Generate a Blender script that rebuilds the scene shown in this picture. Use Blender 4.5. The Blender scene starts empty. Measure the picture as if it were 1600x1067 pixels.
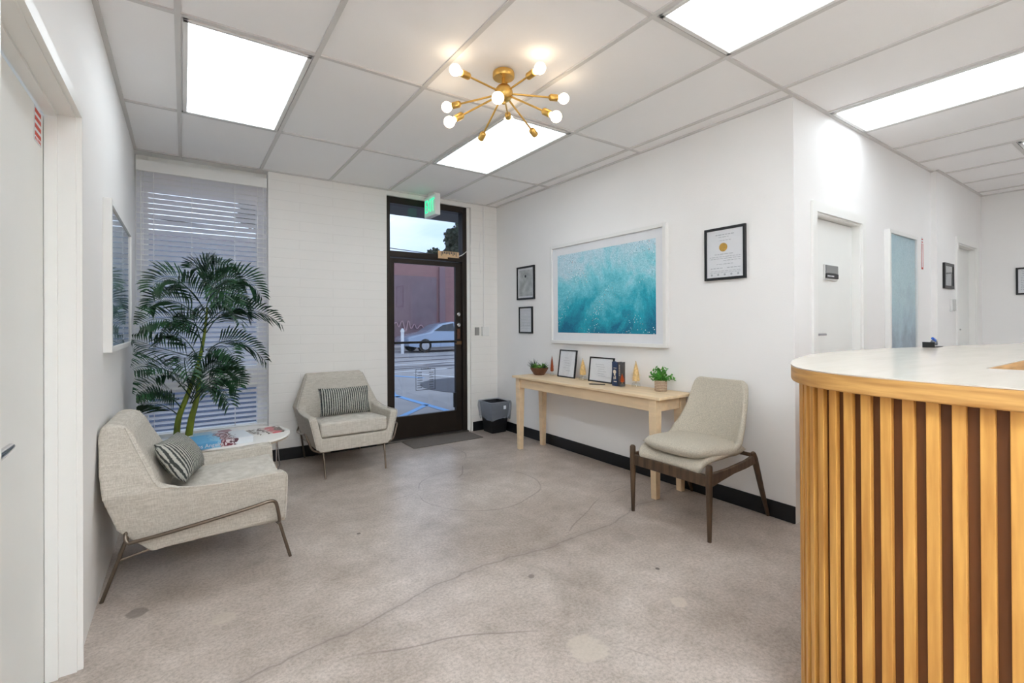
import bpy, bmesh, math, random
from mathutils import Vector, Matrix
random.seed(7)
S = bpy.context.scene
C = S.collection
PI = math.pi
# ---------------------------------------------------------------- camera
yaw, pitch, roll, FPX, CY = 0.605519524, 0.00323445, -0.00504627, 741.0107, 503.45
CAMZ = 1.275
fw = Vector((math.sin(yaw)*math.cos(pitch), math.cos(yaw)*math.cos(pitch), math.sin(pitch)))
r0 = Vector((math.cos(yaw), -math.sin(yaw), 0)); u0 = r0.cross(fw)
rr = r0*math.cos(roll) + u0*math.sin(roll); uu = -r0*math.sin(roll) + u0*math.cos(roll)
cd = bpy.data.cameras.new('camera'); cam = bpy.data.objects.new('camera', cd); C.objects.link(cam)
cam.matrix_world = Matrix(((rr.x, uu.x, -fw.x, 0), (rr.y, uu.y, -fw.y, 0), (rr.z, uu.z, -fw.z, CAMZ), (0, 0, 0, 1)))
cd.sensor_width = 36; cd.lens = FPX/1600*36
cd.shift_y = -(533.5-CY)/1600; cd.clip_start = 0.05; cd.clip_end = 300
S.camera = cam
# ---------------------------------------------------------------- look
vs = S.view_settings; vs.view_transform = 'Standard'; vs.look = 'None'; vs.gamma = 1; vs.use_curve_mapping = False
vs.exposure = 1.1
S.cycles.max_bounces = 16; S.cycles.diffuse_bounces = 10
# ---------------------------------------------------------------- sky
W = bpy.data.worlds.new('sky'); S.world = W; W.use_nodes = True
nt = W.node_tree; bg = nt.nodes['Background']
tc = nt.nodes.new('ShaderNodeTexCoord'); no = nt.nodes.new('ShaderNodeTexNoise'); cr = nt.nodes.new('ShaderNodeValToRGB')
mp = nt.nodes.new('ShaderNodeMapping'); mp.inputs['Scale'].default_value = (1, 1, 4)
no.inputs['Scale'].default_value = 2.2; no.inputs['Detail'].default_value = 5
cr.color_ramp.elements[0].position = .35; cr.color_ramp.elements[0].color = (.42, .58, .86, 1)
cr.color_ramp.elements[1].position = .66; cr.color_ramp.elements[1].color = (.86, .90, .97, 1)
nt.links.new(tc.outputs['Generated'], mp.inputs[0]); nt.links.new(mp.outputs[0], no.inputs['Vector'])
nt.links.new(no.outputs[0], cr.inputs[0]); nt.links.new(cr.outputs[0], bg.inputs[0]); bg.inputs[1].default_value = 0.8
TROFFER = 2.3      # radiance of the ceiling light panels in the waiting area
TROFFER_FILL = 10.5 # brighter, for unseen panels added behind the camera to even the light
# ---------------------------------------------------------------- materials
def srgb(r, g, b):
    f = lambda c: ((c/255+0.055)/1.055)**2.4 if c > 10 else c/255/12.92
    return (f(r), f(g), f(b), 1)
MATS = {}
def mat(name, col, rough=.6, metal=0, var=0, vscale=8, bump=0, bscale=60, stretch=(1, 1, 1), emit=0, ecol=None, spec=.5, coat=0, trans=0, ior=1.45, alpha=1, detail=4, dark=None):
    m = bpy.data.materials.new(name); m.use_nodes = True; MATS[name] = m
    t = m.node_tree; b = t.nodes['Principled BSDF']
    b.inputs['Base Color'].default_value = col; b.inputs['Roughness'].default_value = rough; b.inputs['Metallic'].default_value = metal
    b.inputs['Specular IOR Level'].default_value = spec; b.inputs['Coat Weight'].default_value = coat
    b.inputs['Transmission Weight'].default_value = trans; b.inputs['IOR'].default_value = ior; b.inputs['Alpha'].default_value = alpha
    if emit: b.inputs['Emission Color'].default_value = ecol or col; b.inputs['Emission Strength'].default_value = emit
    co = t.nodes.new('ShaderNodeTexCoord'); mp = t.nodes.new('ShaderNodeMapping'); mp.inputs['Scale'].default_value = stretch
    t.links.new(co.outputs['Object'], mp.inputs[0])
    if var:
        n = t.nodes.new('ShaderNodeTexNoise'); n.inputs['Scale'].default_value = vscale; n.inputs['Detail'].default_value = detail
        t.links.new(mp.outputs[0], n.inputs['Vector'])
        r = t.nodes.new('ShaderNodeValToRGB'); r.color_ramp.elements[0].position = .3; r.color_ramp.elements[1].position = .7
        d = dark or tuple(c*(1-var) for c in col[:3])+(1,)
        r.color_ramp.elements[0].color = d; r.color_ramp.elements[1].color = tuple(min(1, c*(1+var*.4)) for c in col[:3])+(1,)
        t.links.new(n.outputs[0], r.inputs[0]); t.links.new(r.outputs[0], b.inputs['Base Color'])
    if bump:
        n = t.nodes.new('ShaderNodeTexNoise'); n.inputs['Scale'].default_value = bscale; n.inputs['Detail'].default_value = 3
        t.links.new(mp.outputs[0], n.inputs['Vector'])
        bp = t.nodes.new('ShaderNodeBump'); bp.inputs['Strength'].default_value = bump; bp.inputs['Distance'].default_value = .01
        t.links.new(n.outputs[0], bp.inputs['Height']); t.links.new(bp.outputs[0], b.inputs['Normal'])
    return m
white = mat('white_paint', srgb(240, 239, 237), .55, var=.02, vscale=2, bump=.06, bscale=90)
wallm = mat('wall_paint', srgb(240, 239, 238), .6, var=.02, vscale=1.5, bump=.08, bscale=120)
trimm = mat('trim_paint', srgb(238, 238, 235), .35)
doorm = mat('door_paint', srgb(236, 237, 234), .4, var=.02, vscale=3)
ceilm = mat('ceiling_tile', srgb(249, 248, 248), .85, var=.03, vscale=1.2, bump=.15, bscale=300)
teem = mat('ceiling_tee', srgb(214, 212, 210), .5)
bronze = mat('bronze_frame', srgb(44, 36, 30), .45, metal=.3, var=.2, vscale=6)
blackp = mat('black_plastic', srgb(24, 25, 28), .4)
basem = mat('black_cove_base', srgb(20, 21, 25), .35)
blackf = mat('black_frame', srgb(28, 29, 32), .35)
whitef = mat('white_frame', srgb(232, 232, 230), .4)
steel = mat('dark_steel', srgb(128, 116, 104), .32, metal=1)
chrome = mat('chrome', srgb(200, 200, 205), .15, metal=1)
brass = mat('brass', srgb(226, 184, 104), .3, metal=1, var=.12, vscale=20)
walnut = mat('walnut', srgb(92, 72, 54), .45, var=.35, vscale=9, stretch=(4, 4, .6), dark=srgb(58, 44, 33))
pine = mat('pine', srgb(232, 206, 170), .5, var=.12, vscale=6, stretch=(3, .5, 3))
oak = mat('oak_slat', srgb(217, 164, 86), .45, var=.3, vscale=7, stretch=(6, 6, .5), dark=srgb(190, 132, 62), bump=.05, bscale=40)
oakedge = mat('oak_edge', srgb(206, 160, 96), .42, var=.28, vscale=5, stretch=(1.2, 1.2, 16), dark=srgb(172, 122, 62))
oakdark = mat('oak_backing', srgb(104, 62, 28), .6, var=.25, vscale=6, stretch=(5, 5, .5))
ctop = mat('counter_laminate', srgb(214, 204, 191), .22, var=.06, vscale=4, stretch=(1, 5, 1), coat=.3)
brownin = mat('counter_inner', srgb(140, 116, 92), .5, var=.15, vscale=5)
papr = mat('paper', srgb(226, 228, 232), .6, var=.02, vscale=20)
inkm = mat('ink', srgb(70, 72, 78), .7)
inkl = mat('ink_faint', srgb(176, 180, 186), .7)
goldm = mat('gold_seal', srgb(205, 160, 60), .4, metal=.3, var=.3, vscale=60)
redm = mat('red_print', srgb(206, 74, 58), .6)
glassm = None
def glass(name, tint=(1, 1, 1, 1), refl=.08, rough=.0):
    # thin pane: mostly clear with a mirror-like share
    m = bpy.data.materials.new(name); m.use_nodes = True; t = m.node_tree; t.nodes.clear()
    o = t.nodes.new('ShaderNodeOutputMaterial'); mx = t.nodes.new('ShaderNodeMixShader')
    a = t.nodes.new('ShaderNodeBsdfTransparent'); a.inputs[0].default_value = tint
    g = t.nodes.new('ShaderNodeBsdfGlossy'); g.inputs['Roughness'].default_value = rough
    f = t.nodes.new('ShaderNodeLayerWeight'); f.inputs[0].default_value = .5
    pw = t.nodes.new('ShaderNodeMath'); pw.operation = 'POWER'; pw.inputs[1].default_value = 4.5; t.links.new(f.outputs['Facing'], pw.inputs[0])
    mt = t.nodes.new('ShaderNodeMath'); mt.operation = 'MULTIPLY_ADD'; mt.inputs[1].default_value = .85; mt.inputs[2].default_value = .03+refl; mt.use_clamp = True
    t.links.new(pw.outputs[0], mt.inputs[0]); t.links.new(mt.outputs[0], mx.inputs[0])
    t.links.new(a.outputs[0], mx.inputs[1]); t.links.new(g.outputs[0], mx.inputs[2]); t.links.new(mx.outputs[0], o.inputs[0])
    MATS[name] = m; return m
paneg = glass('window_glass', (.9, .93, .96, 1), .0)
picg = glass('picture_glass', (1, 1, 1, 1), .0)
clearg = glass('clear_glass', (.95, .97, .97, 1), .02)
bulbg = mat('bulb_glass', srgb(255, 236, 205), .3, emit=4.2, ecol=(1, .80, .56, 1))
bulbclear = glass('clear_bulb_glass', (.86, .87, .88, 1), .03)
glow = mat('bulb_filament', srgb(255, 200, 120), .3, emit=25, ecol=(1, .72, .4, 1))
# light panel with faint tube bands
def panelmat(TROFFER, nm='light_panel'):
    m = bpy.data.materials.new(nm); m.use_nodes = True; t = m.node_tree; b = t.nodes['Principled BSDF']
    b.inputs['Base Color'].default_value = (.8, .8, .8, 1); b.inputs['Roughness'].default_value = .3
    b.inputs['Emission Color'].default_value = (.86, .94, 1, 1)
    c = t.nodes.new('ShaderNodeTexCoord'); w = t.nodes.new('ShaderNodeTexWave'); w.bands_direction = 'X'
    w.inputs['Scale'].default_value = 1.5; w.inputs['Distortion'].default_value = .6
    mr = t.nodes.new('ShaderNodeMapRange'); mr.inputs[3].default_value = TROFFER*.88; mr.inputs[4].default_value = TROFFER*1.12
    t.links.new(c.outputs['Object'], w.inputs[0]); t.links.new(w.outputs[0], mr.inputs[0]); t.links.new(mr.outputs[0], b.inputs['Emission Strength'])
    return m
lightm = panelmat(TROFFER); light_fill = panelmat(TROFFER_FILL, 'light_panel_added')
# upholstery: linen weave
def fabric(name, c1, c2, scale=260, bump=.35):
    m = bpy.data.materials.new(name); m.use_nodes = True; t = m.node_tree; b = t.nodes['Principled BSDF']; b.inputs['Roughness'].default_value = .9
    b.inputs['Specular IOR Level'].default_value = .15
    c = t.nodes.new('ShaderNodeTexCoord')
    acc = None
    for s in ((1, 1, .05), (.08, .08, 1)):
        mp = t.nodes.new('ShaderNodeMapping'); mp.inputs['Scale'].default_value = s
        n = t.nodes.new('ShaderNodeTexNoise'); n.inputs['Scale'].default_value = scale; n.inputs['Detail'].default_value = 2
        t.links.new(c.outputs['Object'], mp.inputs[0]); t.links.new(mp.outputs[0], n.inputs['Vector'])
        if acc is None: acc = n.outputs[0]
        else:
            a = t.nodes.new('ShaderNodeMath'); a.operation = 'ADD'; t.links.new(acc, a.inputs[0]); t.links.new(n.outputs[0], a.inputs[1]); acc = a.outputs[0]
    r = t.nodes.new('ShaderNodeValToRGB'); r.color_ramp.elements[0].position = .38; r.color_ramp.elements[1].position = .62
    r.color_ramp.elements[0].color = c2; r.color_ramp.elements[1].color = c1
    h = t.nodes.new('ShaderNodeMath'); h.operation = 'MULTIPLY'; h.inputs[1].default_value = .5
    t.links.new(acc, h.inputs[0]); t.links.new(h.outputs[0], r.inputs[0]); t.links.new(r.outputs[0], b.inputs['Base Color'])
    bp = t.nodes.new('ShaderNodeBump'); bp.inputs['Strength'].default_value = bump; bp.inputs['Distance'].default_value = .004
    t.links.new(h.outputs[0], bp.inputs['Height']); t.links.new(bp.outputs[0], b.inputs['Normal'])
    return m
linen = fabric('linen', srgb(210, 204, 194), srgb(184, 177, 166))
boucle = mat('boucle', srgb(214, 206, 190), .95, var=.2, vscale=170, bump=.9, bscale=220, spec=.1, detail=2)
linenseat = fabric('seat_linen', srgb(214, 209, 200), srgb(190, 184, 174))
def stripes(name, c1, c2, axis='X', scale=12, dist=1.2):
    m = bpy.data.materials.new(name); m.use_nodes = True; t = m.node_tree; b = t.nodes['Principled BSDF']; b.inputs['Roughness'].default_value = .9
    c = t.nodes.new('ShaderNodeTexCoord'); w = t.nodes.new('ShaderNodeTexWave'); w.bands_direction = axis
    w.inputs['Scale'].default_value = scale; w.inputs['Distortion'].default_value = dist; w.inputs['Detail'].default_value = 2; w.inputs['Detail Scale'].default_value = 6
    r = t.nodes.new('ShaderNodeValToRGB'); r.color_ramp.elements[0].position = .4; r.color_ramp.elements[1].position = .6
    r.color_ramp.elements[0].color = c1; r.color_ramp.elements[1].color = c2
    t.links.new(c.outputs['Object'], w.inputs[0]); t.links.new(w.outputs[0], r.inputs[0]); t.links.new(r.outputs[0], b.inputs['Base Color'])
    bp = t.nodes.new('ShaderNodeBump'); bp.inputs['Strength'].default_value = .5; bp.inputs['Distance'].default_value = .01
    t.links.new(w.outputs[0], bp.inputs['Height']); t.links.new(bp.outputs[0], b.inputs['Normal'])
    return m
pillowm = stripes('pillow_stripe', srgb(64, 68, 66), srgb(186, 186, 178), 'Y', 17)
# painted brick: horizontal courses, joints shallow under thick paint
def brickmat(name, base, joint, bw=.3, bh=.1, bump=.6, mortar=.006, var=.02):
    m = bpy.data.materials.new(name); m.use_nodes = True; t = m.node_tree; b = t.nodes['Principled BSDF']; b.inputs['Roughness'].default_value = .55
    c = t.nodes.new('ShaderNodeTexCoord'); sp = t.nodes.new('ShaderNodeSeparateXYZ'); cb = t.nodes.new('ShaderNodeCombineXYZ')
    t.links.new(c.outputs['Object'], sp.inputs[0]); t.links.new(sp.outputs[0], cb.inputs[0]); t.links.new(sp.outputs[2], cb.inputs[1])
    br = t.nodes.new('ShaderNodeTexBrick'); br.inputs['Scale'].default_value = 1; br.inputs['Brick Width'].default_value = bw; br.inputs['Row Height'].default_value = bh
    br.inputs['Mortar Size'].default_value = mortar; br.inputs['Mortar Smooth'].default_value = .6
    br.inputs['Color1'].default_value = base; br.inputs['Color2'].default_value = tuple(x*(1-var) for x in base[:3])+(1,); br.inputs['Mortar'].default_value = joint
    nz = t.nodes.new('ShaderNodeTexNoise'); nz.inputs['Scale'].default_value = 5; nz.inputs['Detail'].default_value = 4
    ad = t.nodes.new('ShaderNodeMixRGB'); ad.inputs[0].default_value = .012; 
    t.links.new(cb.outputs[0], ad.inputs[1]); t.links.new(nz.outputs[1], ad.inputs[2]); t.links.new(ad.outputs[0], br.inputs[0])
    t.links.new(br.outputs['Color'], b.inputs['Base Color'])
    inv = t.nodes.new('ShaderNodeMath'); inv.operation = 'SUBTRACT'; inv.inputs[0].default_value = 1; t.links.new(br.outputs['Fac'], inv.inputs[1])
    n2 = t.nodes.new('ShaderNodeTexNoise'); n2.inputs['Scale'].default_value = 30
    a2 = t.nodes.new('ShaderNodeMath'); a2.operation = 'MULTIPLY_ADD'; a2.inputs[1].default_value = .35; t.links.new(n2.outputs[0], a2.inputs[0]); t.links.new(inv.outputs[0], a2.inputs[2])
    bp = t.nodes.new('ShaderNodeBump'); bp.inputs['Strength'].default_value = bump; bp.inputs['Distance'].default_value = .006
    t.links.new(a2.outputs[0], bp.inputs['Height']); t.links.new(bp.outputs[0], b.inputs['Normal'])
    return m
brickw = brickmat('white_painted_brick', srgb(240, 238, 235), srgb(234, 232, 229), .61, .09, .22, .004, .006)
brickr = brickmat('brown_purple_brick', srgb(150, 106, 106), srgb(132, 96, 98), .4, .12, .3, .008, .12)
# concrete floor
def floormat():
    m = bpy.data.materials.new('polished_concrete'); m.use_nodes = True; t = m.node_tree; N = t.nodes; L = t.links; b = N['Principled BSDF']
    c = N.new('ShaderNodeTexCoord'); P = c.outputs['Object']
    def noise(sc, det=5, dist=0, vec=None, ro=.6):
        n = N.new('ShaderNodeTexNoise'); n.inputs['Scale'].default_value = sc; n.inputs['Detail'].default_value = det; n.inputs['Distortion'].default_value = dist; n.inputs['Roughness'].default_value = ro
        L.new(vec or P, n.inputs['Vector']); return n
    def ramp(s, p0, c0, p1, c1):
        r = N.new('ShaderNodeValToRGB'); r.color_ramp.elements[0].position = p0; r.color_ramp.elements[0].color = c0; r.color_ramp.elements[1].position = p1; r.color_ramp.elements[1].color = c1
        L.new(s, r.inputs[0]); return r.outputs[0]
    def mix(f, a, bb, typ='MIX', k=None):
        x = N.new('ShaderNodeMixRGB'); x.blend_type = typ
        if isinstance(f, float): x.inputs[0].default_value = f
        else: L.new(f, x.inputs[0])
        for i, v in ((1, a), (2, bb)):
            if isinstance(v, tuple): x.inputs[i].default_value = v
            else: L.new(v, x.inputs[i])
        return x.outputs[0]
    def math_(op, a, bb=None, cl=False):
        x = N.new('ShaderNodeMath'); x.operation = op; x.use_clamp = cl
        for i, v in ((0, a), (1, bb)):
            if v is None: continue
            if isinstance(v, (int, float)): x.inputs[i].default_value = v
            else: L.new(v, x.inputs[i])
        return x.outputs[0]
    W1 = (1, 1, 1, 1); K = (0, 0, 0, 1)
    big = ramp(noise(1.5, 7, .4).outputs[0], .34, srgb(172, 160, 151), .66, srgb(206, 195, 188))
    mid = ramp(noise(7, 7, .2, ro=.7).outputs[0], .28, (.78, .77, .74, 1), .70, (1.08, 1.08, 1.08, 1))
    fine = ramp(noise(70, 4, 0, ro=.75).outputs[0], .32, (.70, .69, .67, 1), .6, (1.08, 1.08, 1.08, 1))
    col = mix(1.0, mix(1.0, big, mid, 'MULTIPLY'), fine, 'MULTIPLY')
    # speckle
    v = N.new('ShaderNodeTexVoronoi'); v.inputs['Scale'].default_value = 45; L.new(P, v.inputs['Vector'])
    col = mix(ramp(v.outputs['Distance'], .05, (.5, .5, .5, 1), .10, K), col, srgb(104, 94, 88))
    sp = N.new('ShaderNodeSeparateXYZ'); L.new(P, sp.inputs[0])
    # the wandering crack across the room
    nA = noise(1.1, 6, 0, ro=.5).outputs[0]
    off = math_('MULTIPLY', math_('SUBTRACT', nA, .5), .55)
    fx = math_('MULTIPLY', math_('SUBTRACT', sp.outputs[0], 1.3), .10)
    d = math_('ABSOLUTE', math_('SUBTRACT', math_('SUBTRACT', math_('SUBTRACT', sp.outputs[1], 2.10), off), fx))
    col = mix(ramp(d, .0, (.34, .34, .34, 1), .07, K), col, srgb(138, 126, 118))
    col = mix(ramp(d, .001, (.5, .5, .5, 1), .006, K), col, srgb(104, 92, 86))
    # hairline arcs
    for (cx, cy, rad) in ((2.9, 1.1, 1.55), (.4, .6, 1.35), (1.2, 4.4, 1.2), (1.9, 3.2, .6)):
        dx = math_('SUBTRACT', sp.outputs[0], cx); dy = math_('SUBTRACT', sp.outputs[1], cy)
        q = math_('SQRT', math_('ADD', math_('MULTIPLY', dx, dx), math_('MULTIPLY', dy, dy)))
        q = math_('ADD', q, math_('MULTIPLY', noise(1.6, 1).outputs[0], .22))
        e = math_('ABSOLUTE', math_('SUBTRACT', q, rad))
        msk = math_('MULTIPLY', ramp(e, .001, (.7, .7, .7, 1), .006, K), ramp(noise(1.7, 2).outputs[0], .47, K, .56, W1))
        col = mix(msk, col, srgb(118, 104, 98))
    # filled patches and stains
    for (cx, cy, rad, cc, st) in ((1.30, 1.365, .085, srgb(205, 194, 180), .6), (1.857, 1.357, .045, srgb(208, 196, 182), .6), (.141, 2.416, .05, srgb(196, 186, 172), .55),
                                  (-.17, 2.69, .045, srgb(92, 82, 74), .55), (.875, 2.92, .016, srgb(84, 72, 66), .9), (1.44, 1.92, .02, srgb(110, 98, 92), .7), (2.15, 1.95, .07, srgb(120, 110, 102), .2), (2.02, 1.6, .012, srgb(80, 72, 66), .9), (.02, 1.98, .05, srgb(130, 116, 104), .5)):
        dx = math_('SUBTRACT', sp.outputs[0], cx); dy = math_('SUBTRACT', sp.outputs[1], cy)
        q = math_('SQRT', math_('ADD', math_('MULTIPLY', dx, dx), math_('MULTIPLY', dy, dy)))
        q = math_('ADD', q, math_('MULTIPLY', math_('SUBTRACT', noise(12, 3).outputs[0], .5), rad*1.2))
        col = mix(ramp(math_('DIVIDE', q, rad), .8, (st, st, st, 1), 1.0, K), col, cc)
    L.new(col, b.inputs['Base Color'])
    b.inputs['Roughness'].default_value = .33
    bp = N.new('ShaderNodeBump'); bp.inputs['Strength'].default_value = .12; bp.inputs['Distance'].default_value = .005
    L.new(noise(25, 5).outputs[0], bp.inputs['Height']); L.new(bp.outputs[0], b.inputs['Normal'])
    b.inputs['Specular IOR Level'].default_value = .45
    return m
floorm = floormat()
# sea picture prints (abstract turquoise water)
def seamat(name, top, mid_, low, axu, u0_, u1, z0, z1, specks=True, foam=None):
    m = bpy.data.materials.new(name); m.use_nodes = True; t = m.node_tree; N = t.nodes; L = t.links; b = N['Principled BSDF']; b.inputs['Roughness'].default_value = .5
    c = N.new('ShaderNodeTexCoord'); sp = N.new('ShaderNodeSeparateXYZ'); L.new(c.outputs['Object'], sp.inputs[0])
    mr = N.new('ShaderNodeMapRange'); mr.inputs[1].default_value = z0; mr.inputs[2].default_value = z1; L.new(sp.outputs[2], mr.inputs[0])
    n = N.new('ShaderNodeTexNoise'); n.inputs['Scale'].default_value = 3.2; n.inputs['Detail'].default_value = 9; n.inputs['Roughness'].default_value = .68; n.inputs['Distortion'].default_value = .6
    L.new(c.outputs['Object'], n.inputs['Vector'])
    ma = N.new('ShaderNodeMath'); ma.operation = 'MULTIPLY_ADD'; ma.inputs[1].default_value = 1.5; ma.inputs[2].default_value = -.75; L.new(n.outputs[0], ma.inputs[0])
    ad = N.new('ShaderNodeMath'); ad.operation = 'ADD'; L.new(mr.outputs[0], ad.inputs[0]); L.new(ma.outputs[0], ad.inputs[1])
    r = N.new('ShaderNodeValToRGB'); e = r.color_ramp.elements
    e[0].position = 0; e[0].color = low; e[1].position = .95; e[1].color = top
    x = e.new(.3); x.color = mid_[0]; x = e.new(.6); x.color = mid_[1]
    L.new(ad.outputs[0], r.inputs[0]); col = r.outputs[0]
    n2 = N.new('ShaderNodeTexNoise'); n2.inputs['Scale'].default_value = 38; n2.inputs['Detail'].default_value = 5; n2.inputs['Distortion'].default_value = 2.5; L.new(c.outputs['Object'], n2.inputs['Vector'])
    r2 = N.new('ShaderNodeValToRGB'); r2.color_ramp.elements[0].position = .42; r2.color_ramp.elements[0].color = (.72, .86, .88, 1); r2.color_ramp.elements[1].position = .62; r2.color_ramp.elements[1].color = (1.15, 1.1, 1.1, 1)
    L.new(n2.outputs[0], r2.inputs[0])
    mx = N.new('ShaderNodeMixRGB'); mx.blend_type = 'MULTIPLY'; mx.inputs[0].default_value = 1; L.new(col, mx.inputs[1]); L.new(r2.outputs[0], mx.inputs[2]); col = mx.outputs[0]
    if specks:
        for sc, cc, th in ((42, (.9, .93, .95, 1), .16), (30, srgb(214, 140, 120), .09), (55, srgb(20, 96, 120), .17)):
            v = N.new('ShaderNodeTexVoronoi'); v.inputs['Scale'].default_value = sc; L.new(c.outputs['Object'], v.inputs['Vector'])
            rr_ = N.new('ShaderNodeValToRGB'); rr_.color_ramp.elements[0].position = th; rr_.color_ramp.elements[0].color = (1, 1, 1, 1); rr_.color_ramp.elements[1].position = th+.03; rr_.color_ramp.elements[1].color = (0, 0, 0, 1)
            L.new(v.outputs['Distance'], rr_.inputs[0])
            n3 = N.new('ShaderNodeTexNoise'); n3.inputs['Scale'].default_value = 3.1+sc*.02; L.new(c.outputs['Object'], n3.inputs['Vector'])
            r3 = N.new('ShaderNodeValToRGB'); r3.color_ramp.elements[0].position = .52; r3.color_ramp.elements[1].position = .6; L.new(n3.outputs[0], r3.inputs[0])
            mu = N.new('ShaderNodeMath'); mu.operation = 'MULTIPLY'; L.new(rr_.outputs[0], mu.inputs[0]); L.new(r3.outputs[0], mu.inputs[1])
            mx = N.new('ShaderNodeMixRGB'); L.new(mu.outputs[0], mx.inputs[0]); L.new(col, mx.inputs[1]); mx.inputs[2].default_value = cc; col = mx.outputs[0]
    L.new(col, b.inputs['Base Color']); return m
# ---------------------------------------------------------------- mesh helpers
def box(bm, x0, y0, z0, x1, y1, z1):
    v = [bm.verts.new(p) for p in ((x0, y0, z0), (x1, y0, z0), (x1, y1, z0), (x0, y1, z0), (x0, y0, z1), (x1, y0, z1), (x1, y1, z1), (x0, y1, z1))]
    for f in ((0, 3, 2, 1), (4, 5, 6, 7), (0, 1, 5, 4), (1, 2, 6, 5), (2, 3, 7, 6), (3, 0, 4, 7)): bm.faces.new([v[i] for i in f])
    return v
def hexa(bm, pts):   # 8 points, bottom 4 then top 4
    v = [bm.verts.new(p) for p in pts]
    for f in ((0, 3, 2, 1), (4, 5, 6, 7), (0, 1, 5, 4), (1, 2, 6, 5), (2, 3, 7, 6), (3, 0, 4, 7)): bm.faces.new([v[i] for i in f])
def prism(bm, pts, off):     # polygon (3D points) swept by a vector
    off = Vector(off); a = [bm.verts.new(p) for p in pts]; b = [bm.verts.new(Vector(p)+off) for p in pts]; n = len(a)
    bm.faces.new(a); bm.faces.new(list(reversed(b)))
    for i in range(n): bm.faces.new((a[i], b[i], b[(i+1) % n], a[(i+1) % n]))
def tube(bm, path, rad, n=10, caps=True):
    path = [Vector(p) for p in path]; rads = rad if isinstance(rad, (list, tuple)) else [rad]*len(path)
    rings = []; up = None
    for i, p in enumerate(path):
        d = (path[min(i+1, len(path)-1)]-path[max(i-1, 0)]).normalized()
        if up is None: up = Vector((0, 0, 1)) if abs(d.z) < .9 else Vector((1, 0, 0))
        s = d.cross(up).normalized(); up = s.cross(d).normalized()
        rings.append([bm.verts.new(p+(s*math.cos(2*PI*k/n)+up*math.sin(2*PI*k/n))*rads[i]) for k in range(n)])
    for a, b in zip(rings, rings[1:]):
        for k in range(n): bm.faces.new((a[k], a[(k+1) % n], b[(k+1) % n], b[k]))
    if caps: bm.faces.new(list(reversed(rings[0]))); bm.faces.new(rings[-1])
def lathe(bm, prof, c=(0, 0, 0), n=28, axis=None):   # prof: (r,z)
    rings = []; M = Matrix.Translation(c)
    if axis is not None: M = M @ Vector((0, 0, 1)).rotation_difference(Vector(axis)).to_matrix().to_4x4()
    for r, z in prof:
        if r < 1e-5: rings.append([bm.verts.new(M @ Vector((0, 0, z)))])
        else: rings.append([bm.verts.new(M @ Vector((r*math.cos(2*PI*k/n), r*math.sin(2*PI*k/n), z))) for k in range(n)])
    for a, b in zip(rings, rings[1:]):
        for k in range(n):
            k2 = (k+1) % n
            if len(a) == 1 and len(b) == 1: continue
            if len(a) == 1: bm.faces.new((a[0], b[k2], b[k]))
            elif len(b) == 1: bm.faces.new((a[k], a[k2], b[0]))
            else: bm.faces.new((a[k], a[k2], b[k2], b[k]))
    if len(rings[0]) > 1: bm.faces.new(list(reversed(rings[0])))
    if len(rings[-1]) > 1: bm.faces.new(rings[-1])
def grid(bm, rows, close=False):
    V = [[bm.verts.new(p) for p in r] for r in rows]
    for a, b in zip(V, V[1:]):
        for k in range(len(a)-1 + (1 if close else 0)): bm.faces.new((a[k], a[(k+1) % len(a)], b[(k+1) % len(a)], b[k]))
    return V
def arc(c, r, a0, a1, n, z=0):
    return [(c[0]+r*math.cos(a0+(a1-a0)*i/n), c[1]+r*math.sin(a0+(a1-a0)*i/n), z) for i in range(n+1)]
def spline(pts, n=6):
    pts = [Vector(p) for p in pts]; out = []
    for i in range(len(pts)-1):
        p0 = pts[max(i-1, 0)]; p1 = pts[i]; p2 = pts[i+1]; p3 = pts[min(i+2, len(pts)-1)]
        for k in range(n):
            t = k/n; out.append(.5*((2*p1)+(p2-p0)*t+(2*p0-5*p1+4*p2-p3)*t*t+(3*p1-p0-3*p2+p3)*t**3))
    out.append(pts[-1]); return out
def obj(name, bm, m, parent=None, bevel=0, smooth=False, seg=2, mats=None, loc=None):
    bmesh.ops.recalc_face_normals(bm, faces=bm.faces)
    me = bpy.data.meshes.new(name); bm.to_mesh(me); bm.free()
    me.materials.append(m)
    for x in mats or []: me.materials.append(x)
    o = bpy.data.objects.new(name, me); C.objects.link(o)
    if parent: o.parent = parent
    if loc: o.location = loc
    if bevel:
        b = o.modifiers.new('bevel', 'BEVEL'); b.width = bevel; b.segments = seg; b.limit_method = 'ANGLE'; b.angle_limit = math.radians(40); b.harden_normals = False
    if smooth:
        me.polygons.foreach_set('use_smooth', [True]*len(me.polygons))
        if smooth != 'all': me.set_sharp_from_angle(angle=math.radians(45))
    return o
def boxo(name, b, m, parent=None, bevel=0, **k):
    bm = bmesh.new(); box(bm, *b); return obj(name, bm, m, parent, bevel, **k)
def thing(name, label, cat, loc=(0, 0, 0), rz=0, group=None):
    o = bpy.data.objects.new(name, None); C.objects.link(o); o.location = loc; o.rotation_euler = (0, 0, rz); o.empty_display_size = .05
    o['label'] = label; o['category'] = cat
    if group: o['group'] = group
    return o
def tag(o, label, cat, group=None, kind=None):
    o['label'] = label; o['category'] = cat
    if group: o['group'] = group
    if kind: o['kind'] = kind
    return o
def struct(o, label, cat='room'):
    o['kind'] = 'structure'; o['label'] = label; o['category'] = cat; return o
def dup(root, loc, rz, label, name=None):
    def cp(o, par):
        c = o.copy(); C.objects.link(c)
        if par: c.parent = par
        for ch in list(o.children): cp(ch, c)
        return c
    r = cp(root, None); r.location = loc; r.rotation_euler = (0, 0, rz); r['label'] = label; return r
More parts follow.
